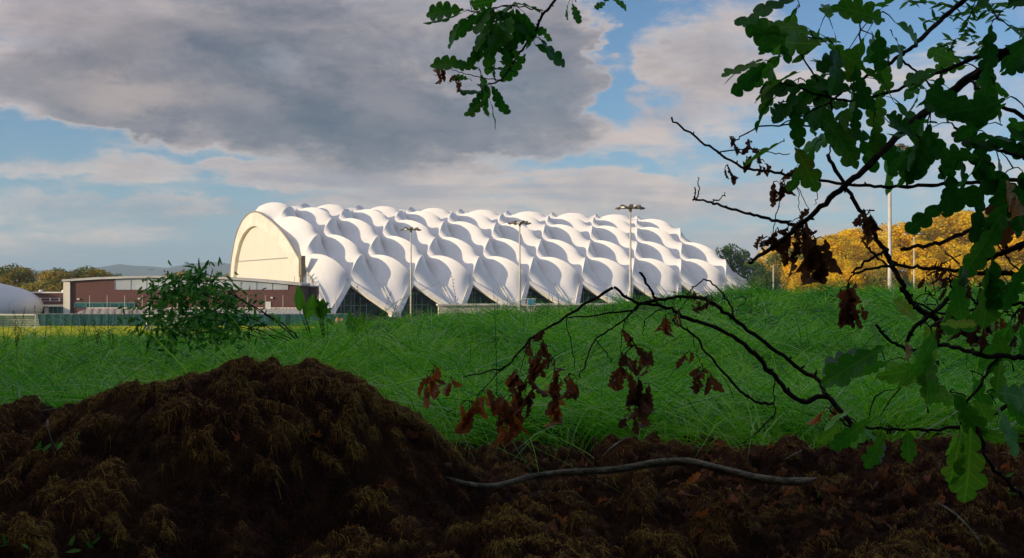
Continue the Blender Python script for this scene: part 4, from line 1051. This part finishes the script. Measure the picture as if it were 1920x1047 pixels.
for (a, b_, n_, sp2, s_) in ur:
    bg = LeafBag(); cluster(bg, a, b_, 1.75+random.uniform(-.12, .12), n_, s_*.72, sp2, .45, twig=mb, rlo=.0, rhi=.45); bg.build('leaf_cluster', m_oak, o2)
for (a, b_, n_, s_, sp2) in ((1430, 470, 3, .045, 16), (1460, 455, 6, .06, 16), (1480, 470, 6, .07, 18), (1515, 450, 7, .09, 18), (1530, 470, 6, .10, 14), (1500, 430, 5, .06, 16), (1890, 370, 3, .10, 12)):
    bg = LeafBag(); cluster(bg, a, b_-18, Y2-.08, n_, s_, sp2, .8, kind='dead', twig=mb, rlo=.0, rhi=.45); bg.build('dead_leaf_cluster', m_dead, o2)
mb.build('bark', m_twig, o2, smooth=True)

# ash-like fine twigs at the very top right
o3 = thing('ash_spray', 'fine twig with small narrow leaves against blue sky at the top right', 'branch'); mb = MB(); bg = LeafBag()
for pl in ([(1960, 10), (1880, 5), (1800, 12), (1740, 5), (1700, 0)], [(1830, 0), (1815, 40), (1812, 60), (1790, 75), (1765, 85)], [(1960, 60), (1900, 50), (1850, 20), (1790, 30), (1730, 40)], [(1812, 60), (1840, 90), (1850, 110)], [(1765, 85), (1780, 105), (1810, 110)]):
    q = branch(mb, pl, 3.2, 3, 1.2, knobs=False)
    for p in q[2:]:
        for sd in (-1, 1):
            if random.random() < .8: bg.add(LANCE, p, rdir((sd*.8, 0, random.uniform(-.7, .3)), .3), rdir((0, -1, .5), .4), random.uniform(.025, .045), rnd=random.uniform(.2, 1))
bg.build('foliage', m_weed, o3); mb.build('twig', m_twig, o3)

# --- bare twiggy branches on the right
o4 = thing('bare_branch', 'long bare knobbly branch reaching left across the sky with dead leaf tufts', 'branch'); Y4 = 2.2
mb = MB()
branch(mb, [(1258, 222), (1300, 255), (1345, 286), (1398, 314), (1445, 322), (1502, 330), (1580, 345), (1640, 349), (1700, 349), (1770, 346), (1832, 342), (1930, 335), (2010, 320)], Y4, 4, 9)
branch(mb, [(1345, 286), (1400, 280), (1440, 285), (1480, 290)], Y4, 3, 2); branch(mb, [(1380, 265), (1420, 240), (1480, 235), (1540, 240)], Y4, 2.5, 4)
branch(mb, [(1470, 360), (1455, 400), (1450, 430), (1445, 455)], Y4-.03, 2.5, 1.5); branch(mb, [(1495, 345), (1497, 380), (1505, 420)], Y4-.03, 1.8, 1.2); branch(mb, [(1497, 350), (1510, 385), (1518, 415)], Y4-.03, 1.8, 1.2)
branch(mb, [(1528, 342), (1532, 365), (1530, 385)], Y4, 2, 1.2)
for (a, b_, n_, s_, sp2) in ((1365, 315, 3, .05, 9), (1380, 268, 5, .045, 14), (1410, 270, 4, .045, 14), (1400, 300, 5, .04, 16), (1425, 305, 4, .045, 12), (1450, 345, 4, .06, 12), (1470, 345, 3, .06, 8), (1500, 310, 3, .05, 8)):
    bg = LeafBag(); cluster(bg, a, b_, Y4, n_, s_, sp2, .6, kind='dead', twig=mb, rlo=.0, rhi=.4); bg.build('dead_leaf_cluster', m_dead, o4)
mb.build('bark', m_twig, o4, smooth=True)

o5 = thing('bare_twig', 'short bare twig with upright spurs pointing left below the long branch', 'branch'); mb = MB()
branch(mb, [(1300, 374), (1340, 382), (1372, 393), (1420, 406), (1462, 415), (1495, 424)], 2.06, 4, 7)
branch(mb, [(1306, 376), (1310, 355), (1308, 334)], 2.06, 3, 1.5); branch(mb, [(1302, 374), (1304, 362), (1302, 352)], 2.06, 3, 2); branch(mb, [(1335, 381), (1348, 374), (1360, 362)], 2.06, 3, 1.5)
mb.build('bark', m_twig, o5, smooth=True)

o6 = thing('oak_sapling', 'dark leaning oak stem crossing in front of the golden trees', 'branch'); mb = MB(); Y6 = 2.0
branch(mb, [(1552, 292), (1588, 355), (1622, 410), (1650, 455), (1668, 490), (1690, 530), (1708, 568), (1742, 592), (1795, 618), (1850, 650)], Y6, 7, 13)
branch(mb, [(1598, 512), (1622, 492), (1645, 478), (1666, 470)], Y6, 4, 6); branch(mb, [(1598, 514), (1640, 502), (1680, 497), (1730, 502), (1790, 508), (1870, 512), (1960, 520)], Y6, 4, 9)
branch(mb, [(1618, 455), (1640, 478), (1662, 498)], Y6, 4, 4); branch(mb, [(1598, 514), (1592, 530), (1594, 545)], Y6, 3, 2)
branch(mb, [(1640, 392), (1625, 400), (1615, 405)], Y6, 3, 2)
for (a, b_, n_, s_, sp2) in ((1622, 400, 5, .055, 12), (1632, 415, 4, .05, 10), (1622, 425, 2, .05, 5), (1590, 545, 7, .075, 14), (1585, 565, 6, .07, 14), (1600, 570, 4, .06, 12)):
    bg = LeafBag(); cluster(bg, a, b_, Y6-.03, n_, s_, sp2, .8, kind='dead', twig=mb, rlo=.05, rhi=.6); bg.build('dead_leaf_cluster', m_dead, o6)
mb.build('bark', m_twig, o6, smooth=True)

o7 = thing('thorny_bough', 'thick bare bough curving up in front of the golden trees at the right edge', 'branch'); mb = MB(); Y7 = 1.9
branch(mb, [(1686, 468), (1730, 462), (1768, 453), (1820, 432), (1866, 402), (1900, 370)], Y7, 6, 9)
branch(mb, [(1960, 440), (1920, 456), (1870, 478), (1830, 502), (1800, 535), (1770, 570), (1720, 610), (1700, 640)], Y7, 12, 6)
branch(mb, [(1870, 400), (1850, 440), (1825, 480), (1812, 500)], Y7-.05, 3, 2)
branch(mb, [(1830, 430), (1870, 460), (1900, 500), (1930, 510)], Y7, 3, 3); branch(mb, [(1850, 512), (1890, 508), (1940, 520)], Y7, 3, 3)
for k in range(26):
    a = random.uniform(1730, 1900); b_ = random.uniform(495, 600); branch(mb, [(a, b_), (a+random.uniform(-30, 30), b_+random.uniform(-30, 30)), (a+random.uniform(-55, 55), b_+random.uniform(-45, 45))], Y7+random.uniform(0, .3), 3, 1.5, n=5)
for (a, b_, n_, s_, sp2) in ((1765, 500, 9, .03, 20), (1780, 530, 8, .045, 20), (1820, 560, 8, .05, 26), (1880, 540, 9, .05, 28), (1850, 600, 8, .06, 26), (1780, 590, 6, .06, 18), (1905, 590, 6, .06, 22), (1810, 530, 6, .04, 20), (1890, 380, 4, .09, 12), (1760, 610, 5, .06, 20)):
    bg = LeafBag(); cluster(bg, a, b_, Y7+.05, n_, s_, sp2, .8, kind='dead', twig=mb, rlo=.0, rhi=.4); bg.build('dead_leaf_cluster', m_dead, o7)
for (x_, y_, dx_, dy2, s_) in ((1870, 415, -.5, -1, .075), (1800, 500, -.1, -1, .07), (1850, 500, .1, -1, .075), (1920, 495, -.3, -.8, .06), (1860, 480, .1, -1, .065)):
    bg = LeafBag(); bg.add(random.choice(LEAVES), P(x_, y_, 1.6), (dx_, .1, dy2), rdir((.4, -1, .2), .3), s_*1.3, curl=.2, fold=.5, rnd=random.uniform(.3, .7)); bg.build('leaf', m_oak, o7)
mb.build('bark', m_twig, o7, smooth=True)

# --- lower right leafy oak shoot
o8 = thing('oak_shoot', 'leafy oak shoot with broad green leaves at the lower right', 'branch'); mb = MB(); Y8 = 1.65
branch(mb, [(1990, 680), (1920, 672), (1860, 668), (1800, 655), (1755, 645), (1710, 657), (1670, 640), (1642, 612)], Y8, 9, 4)
branch(mb, [(1990, 690), (1930, 720), (1880, 765), (1830, 790), (1760, 805), (1680, 805), (1600, 800), (1555, 770)], Y8+.1, 9, 3)
branch(mb, [(1850, 850), (1830, 800), (1850, 860), (1885, 900), (1930, 940)], Y8, 4, 6); branch(mb, [(1990, 590), (1930, 570), (1850, 575), (1770, 590), (1700, 560)], Y8+.2, 8, 3)
branch(mb, [(1900, 640), (1850, 700), (1810, 760)], Y8+.05, 6, 4)
for (a, b_, n_, s_, sp2, rl, rh) in ((1650, 660, 4, .085, 26, .3, .6), (1640, 750, 6, .09, 34, .3, .65), (1690, 730, 6, .09, 34, .25, .6), (1700, 680, 4, .075, 26, .4, .75), (1745, 620, 4, .06, 20, .5, .8), (1760, 690, 6, .085, 30, .3, .7), (1780, 740, 6, .085, 30, .3, .7), (1740, 780, 5, .08, 26, .3, .6),
        (1820, 700, 5, .09, 30, .1, .5), (1850, 740, 5, .09, 30, .1, .5), (1900, 700, 5, .09, 30, .2, .6), (1905, 600, 3, .14, 20, .3, .5), (1800, 800, 4, .08, 22, .4, .8), (1880, 660, 4, .08, 26, .1, .5), (1590, 790, 3, .06, 20, .3, .6)):
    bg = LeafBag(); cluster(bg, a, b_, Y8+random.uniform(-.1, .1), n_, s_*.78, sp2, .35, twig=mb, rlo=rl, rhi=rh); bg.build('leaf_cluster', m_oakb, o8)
for (x_, y_, dx_, dz_2, s_, rr_) in ((1660, 650, -1, -.55, .105, .35), (1820, 800, 0, -1, .115, .62), (1800, 820, -.15, -1, .07, .7), (1655, 815, -.4, -.9, .055, .4), (1700, 800, .1, -1, .055, .4), (1790, 520, .2, -1, .065, .3)):
    bg = LeafBag(); bg.add(random.choice(LEAVES), P(x_, y_, Y8-.12), (dx_, .05, dz_2), rdir((-.1, -.8, .6), .15), s_, curl=.15, fold=.15, rnd=rr_); bg.build('leaf', m_oakb, o8)
mb.build('bark', m_twig, o8, smooth=True)

m_pale = leafmat('pale_leaf_underside', [(0, (.16, .34, .20)), (1, (.36, .52, .36))], rough=.5, trans=.3, nscale=14, veins=True)
for (x_, y_, Y_, dx_, dz_2, s_) in ((1620, 655, 1.6, -.9, -.5, .070), (1660, 830, 1.6, -.5, -.9, .040), (1808, 500, 1.6, -.1, -1, .05)):
    bg = LeafBag(); bg.add(LEAVES[2], P(x_, y_, Y_), (dx_, .05, dz_2), rdir((.3, -.8, .6), .1), s_, curl=.25, fold=.5, rnd=.5); bg.build('leaf', m_pale, o8)
for (x_, y_, s_) in ((1885, 340, .05), (1905, 365, .045), (1700, 640, .035)):
    bg = LeafBag(); bg.add(LEAVES[3], P(x_, y_, 1.6), rdir((0, 0, -1), .15), rdir((.3, -1, .1), .3), s_, curl=.3, fold=.9, crumple=.6, rnd=.99); bg.build('withered_leaf', m_dead, o7)

# --- the arching dead branch in the middle with withered leaves
o9 = thing('arching_branch', 'dead arching branch with withered brown leaves hanging before the grass', 'branch'); mb = MB(); Y9 = 2.35
D = [([(1600, 800), (1550, 745), (1498, 751), (1452, 705), (1410, 659), (1355, 621), (1288, 596), (1242, 575), (1191, 566), (1150, 539)], 12, 6),
     ([(1150, 539), (1105, 565), (1057, 596), (994, 638), (952, 684), (912, 697), (868, 707)], 7, 2.5),
     ([(1550, 745), (1535, 715), (1498, 692), (1435, 642), (1372, 596), (1330, 566), (1288, 556), (1246, 562), (1195, 570)], 10, 6),
     ([(1200, 570), (1183, 583), (1120, 591), (1061, 596)], 5, 3), ([(1195, 575), (1183, 587), (1154, 612), (1116, 638), (1103, 667), (1087, 709)], 5, 2.5),
     ([(1267, 590), (1267, 606), (1301, 629), (1330, 667), (1372, 717), (1414, 753), (1448, 757)], 4, 6), ([(1200, 512), (1212, 530), (1225, 552), (1234, 570)], 5, 6),
     ([(1322, 524), (1351, 545), (1368, 570), (1376, 596)], 3.5, 4), ([(1322, 524), (1300, 540), (1290, 555)], 3, 3), ([(1372, 590), (1400, 560), (1376, 560)], 2, 2),
     ([(952, 684), (920, 715), (900, 740)], 3, 1.5), ([(994, 638), (985, 665), (975, 700)], 2.5, 1.5), ([(1061, 600), (1072, 650), (1078, 690)], 2.5, 1.5), ([(1116, 638), (1140, 665), (1150, 680)], 2.5, 1.5), ([(1173, 595), (1165, 630), (1163, 670)], 2.5, 1.5),
     ([(1242, 580), (1210, 600), (1205, 630)], 3, 1.5), ([(1452, 705), (1450, 740), (1452, 780), (1430, 800), (1400, 825)], 3, 2), ([(1452, 775), (1430, 800), (1412, 822)], 2, 2), ([(1298, 630), (1310, 670), (1318, 690)], 2, 1.2)]
for pl, w0, w1 in D: branch(mb, pl, Y9, w0, w1)
dl = [(812, 700, 6, .07, 14, .5, .95), (845, 712, 4, .07, 10, .5, 1), (805, 720, 4, .05, 12, .4, .8), (880, 755, 6, .085, 14, .6, 1), (905, 735, 5, .08, 14, .4, .9), (935, 745, 6, .085, 16, .2, .7), (960, 745, 7, .10, 16, .3, .8), (965, 700, 5, .085, 14, .1, .6), (1012, 640, 6, .075, 14, 0, .4),
      (1005, 675, 6, .08, 14, 0, .5), (1035, 675, 3, .06, 8, .3, .6), (1040, 715, 6, .08, 14, .3, .9), (1070, 705, 6, .07, 16, .1, .6), (985, 720, 6, .09, 16, .1, .5), (1190, 650, 9, .075, 20, 0, .4), (1205, 670, 5, .065, 14, 0, .4), (1175, 690, 8, .08, 20, .2, .6), (1195, 730, 10, .09, 22, 0, .35),
      (1190, 770, 6, .08, 20, 0, .4), (1248, 595, 6, .055, 12, .4, .75), (1290, 665, 3, .05, 8, .2, .6), (1318, 700, 6, .07, 14, .1, .6), (1290, 565, 4, .045, 14, .1, .5), (1325, 560, 5, .045, 16, .1, .5), (1048, 760, 4, .08, 8, .5, 1), (950, 790, 5, .07, 16, .4, 1), (1555, 770, 5, .07, 10, .4, .9)]
for (a, b_, n_, s_, sp2, rl, rh) in dl:
    bg = LeafBag(); cluster(bg, a, b_, Y9+random.uniform(-.05, .05), n_, s_, sp2, .8, kind='dead', twig=mb, rlo=rl, rhi=rh); bg.build('dead_leaf_cluster', m_dead, o9)
mb.build('bark', m_twig, o9, smooth=True)

# --- fallen stick and small twigs on the bank
st = [(838, 921), (880, 918), (930, 911), (990, 895), (1060, 886), (1140, 882), (1190, 875), (1240, 867), (1290, 866), (1340, 877), (1400, 892), (1450, 901), (1500, 903), (1530, 897)]
Ys = np.interp([p[0] for p in st], [838, 1000, 1250, 1530], [2.30, 2.42, 2.50, 2.45])
pts = [P(a, b_, Y) for (a, b_), Y in zip(st, Ys)]
pts = [Vector((p.x, p.y, max(p.z, float(soil_h(p.x, p.y))+.006))) for p in pts]
pts = spline(pts, 4); nn = len(pts); rad = [float(np.interp(i/(nn-1), [0, .05, .5, .93, 1], [.0035, .0055, .0088, .0095, .002])) for i in range(nn)]
mb = MB(); mb.tube(pts, rad, 10, wob=.05)
o = mb.build('fallen_stick', m_gtwig, smooth=True); tag(o, 'long smooth grey green stick lying across the bank', 'stick')
def ground_twig(pl, w_, label, mat=m_twig, lift=.006):
    q = [soil_hit(a, b_)+Vector((0, 0, lift)) for a, b_ in pl]; q = spline(q, 5); m = len(q)
    mb = MB(); mb.tube(q, [w_/2000*(1-.5*i/m) for i in range(m)], 6, wob=.1)
    return tag(mb.build('fallen_twig', mat, smooth=True), label, 'twig', 'small twigs lying on the bank')
ground_twig([(1130, 862), (1160, 835), (1200, 818), (1240, 812), (1290, 812)], 6, 'pale curved twig lying right of the middle of the bank', m_gtwig)
ground_twig([(1470, 868), (1500, 852), (1530, 836), (1552, 828)], 6, 'pale straight twig resting beyond the right end of the long stick', m_gtwig)
ground_twig([(1760, 950), (1790, 970), (1820, 1000), (1845, 1035)], 6, 'pale bent twig near the lower right corner', m_gtwig)
ground_twig([(650, 945), (685, 965), (700, 972), (730, 970)], 3, 'thin forked twig on the dark face of the mound')
o = MB().tube(spline([soil_hit(108, 850), P(98, 830, soil_hit(108, 850).y-.03), P(90, 805, soil_hit(108, 850).y-.05), P(90, 788, soil_hit(108, 850).y-.04)], 5), .0022, 6).build('bent_stem', material('pale_stem', (.30, .25, .19), .6), smooth=True)
tag(o, 'pale thin bent stem sticking out of the left of the mound', 'stem')
o = MB().tube(spline([soil_hit(1116, 872), P(1117, 850, soil_hit(1116, 872).y-.01), P(1115, 818, soil_hit(1116, 872).y)], 4), .0035, 6).build('upright_twig', material('red_stem', (.16, .05, .03), .6), smooth=True)
tag(o, 'short reddish twig standing upright behind the long stick', 'twig')

# leaf litter
bg = LeafBag()
for k in range(190):
    a, b_ = random.uniform(0, 1920), random.uniform(800, 1047)
    if random.random() < .8: a = random.gauss(1450, 240); b_ = random.gauss(925, 55)
    if b_ > 1050 or b_ < 815: continue
    p = soil_hit(a, b_)+Vector((0, 0, .008)); bg.add(random.choice(LEAVES), p, rdir((random.uniform(-1, 1), random.uniform(-1, 1), 0), .2), rdir((0, -.3, 1), .45), random.uniform(.03, .06), curl=random.uniform(-.3, .4), fold=random.uniform(0, .9), crumple=random.uniform(.5, 1.4), rnd=random.uniform(0, .8)**1.6)
tag(bg.build('leaf_litter', m_dead), 'curled brown fallen oak leaves scattered over the bank', 'fallen leaves', kind='stuff')
o = LeafBag().add(LEAVES[1], soil_hit(1285, 920)+Vector((0, -.02, .02)), (.6, 0, .5), (0, -1, .4), .045, crumple=.4, rnd=1.0).build('fallen_leaf', leafmat('orange_leaf', [(0, (.5, .13, .015)), (1, (.6, .18, .02))]))
tag(o, 'small bright orange leaf lying below the long stick', 'leaf')
bg = LeafBag()
for (a, b_, n_) in ((1020, 835, 5), (1050, 850, 5), (865, 800, 4), (1310, 842, 4), (1330, 850, 3), (75, 855, 5), (60, 770, 3), (120, 835, 4), (150, 1035, 6), (190, 1025, 5), (20, 1030, 4), (1530, 940, 2), (1900, 930, 6), (1860, 900, 6)):
    c = soil_hit(a, b_)
    for k in range(n_): bg.add(LANCE, c+Vector((random.gauss(0, .015), random.gauss(0, .015), .004)), rdir((0, 0, .5), .8), rdir((0, -.7, .7), .4), random.uniform(.014, .03), rnd=random.uniform(.3, 1))
tag(bg.build('ground_herbs', m_weed), 'small green seedlings and leaves growing on the bank', 'herbs', kind='stuff')

# --- leaning leafy weed on the left
o10 = thing('leafy_weed', 'tall leafy weed leaning left in front of the brick building', 'plant'); Yw = 6.0; mb = MB(); bg = LeafBag()
stems = [[(560, 634), (520, 602), (450, 562), (400, 528), (355, 505)], [(555, 634), (500, 590), (440, 552), (405, 522), (380, 512)], [(545, 636), (470, 596), (400, 560), (330, 545), (290, 560)], [(540, 638), (460, 612), (380, 598), (310, 590), (265, 592)],
         [(520, 636), (440, 600), (370, 572), (310, 566), (285, 580)], [(500, 636), (430, 620), (370, 612), (300, 620)], [(450, 562), (400, 535), (340, 530), (305, 535)], [(470, 640), (400, 625), (340, 620), (300, 635)],
         [(480, 610), (430, 590), (380, 585), (330, 600)], [(400, 528), (360, 525), (330, 520), (310, 528)], [(470, 600), (420, 575), (370, 545), (345, 540)], [(500, 630), (420, 605), (350, 590), (300, 605)]]
for si, pl in enumerate(stems):
    q = branch(mb, pl, Yw+random.uniform(-.25, .25), 9 if si < 2 else 6, 2.5, knobs=False, jit=.003, n=5)
    for i, p in enumerate(q):
        if i < len(q)*.25: continue
        for k in range(9):
            off = Vector((random.gauss(0, .055), random.gauss(0, .08), random.gauss(-.03, .045)))
            bg.add(LANCE, p+off, rdir((-.5, 0, -.35), .55), rdir((0, -.6, .8), .5), random.uniform(.03, .07), curl=random.uniform(0, .6), fold=.2, rnd=random.uniform(0, 1))
bg.build('foliage', m_weed, o10); mb.build('stem', m_twig, o10, smooth=True)
# dock plants in front of the fence
m_dock = leafmat('dock_leaf', [(0, (.04, .18, .012)), (1, (.16, .42, .02))], rough=.5, trans=.5, veins=True)
for (bx_, by_, Y, lv, lb_) in ((590, 640, 9.5, [((562, 585), (560, 528), .26), ((575, 600), (590, 545), .22), ((570, 590), (572, 570), .16)], 'upright dock plant with one big leaf against the brick wall'),
                               ((612, 640), 0, 0, [], '')[:5] if False else (608, 640, 9.0, [((598, 598), (592, 558), .10), ((606, 598), (608, 556), .09), ((600, 592), (616, 562), .08), ((604, 600), (600, 575), .09)], 'small leafy plant left of the orange barrier'),
                               (668, 640, 9.0, [((660, 630), (655, 578), .20), ((668, 632), (682, 584), .18), ((664, 630), (666, 588), .16)], 'dock plant with broad leaves right of the orange barrier')):
    o = thing('dock_plant', lb_, 'plant'); b0 = P(bx_, by_, Y); b0.z = float(ground_h(b0.x, Y)); mb = MB(); bg = LeafBag()
    for (p0, p1, s_) in lv:
        a = P(*p0, Y); t = P(*p1, Y); mb.tube([b0, (b0+a)/2+Vector((.01, 0, 0)), a], [.005, .004, .003], 5)
        bg.add(DOCK, a, (t-a), rdir((.2, -1, .2), .3), (t-a).length*.9, curl=.08, fold=.25, rnd=random.uniform(.2, 1))
        if s_ < .12:
            for k in range(4): bg.add(DOCK, a+Vector((random.gauss(0, .03), 0, random.uniform(0, .12))), rdir((0, 0, .6), .7), rdir((0, -1, .2), .3), .08, rnd=random.uniform(.1, .7))
    bg.build('foliage', m_dock, o); mb.build('stem', m_twig, o)

# ------------------------------------------------------------------ haze in the air
m_haze = bpy.data.materials.new('haze_air'); m_haze.use_nodes = True; hn = m_haze.node_tree; hn.nodes.clear()
pv = hn.nodes.new('ShaderNodeVolumePrincipled'); pv.inputs['Color'].default_value = (.62, .82, 1.0, 1); pv.inputs['Density'].default_value = 1.4e-4; pv.inputs['Anisotropy'].default_value = 0.0
ho = hn.nodes.new('ShaderNodeOutputMaterial'); hn.links.new(pv.outputs[0], ho.inputs['Volume'])
hz_ = MB().box(-9500, 9500, -2600, 9800, -3, 260).build('haze', m_haze); tag(hz_, kind='stuff')
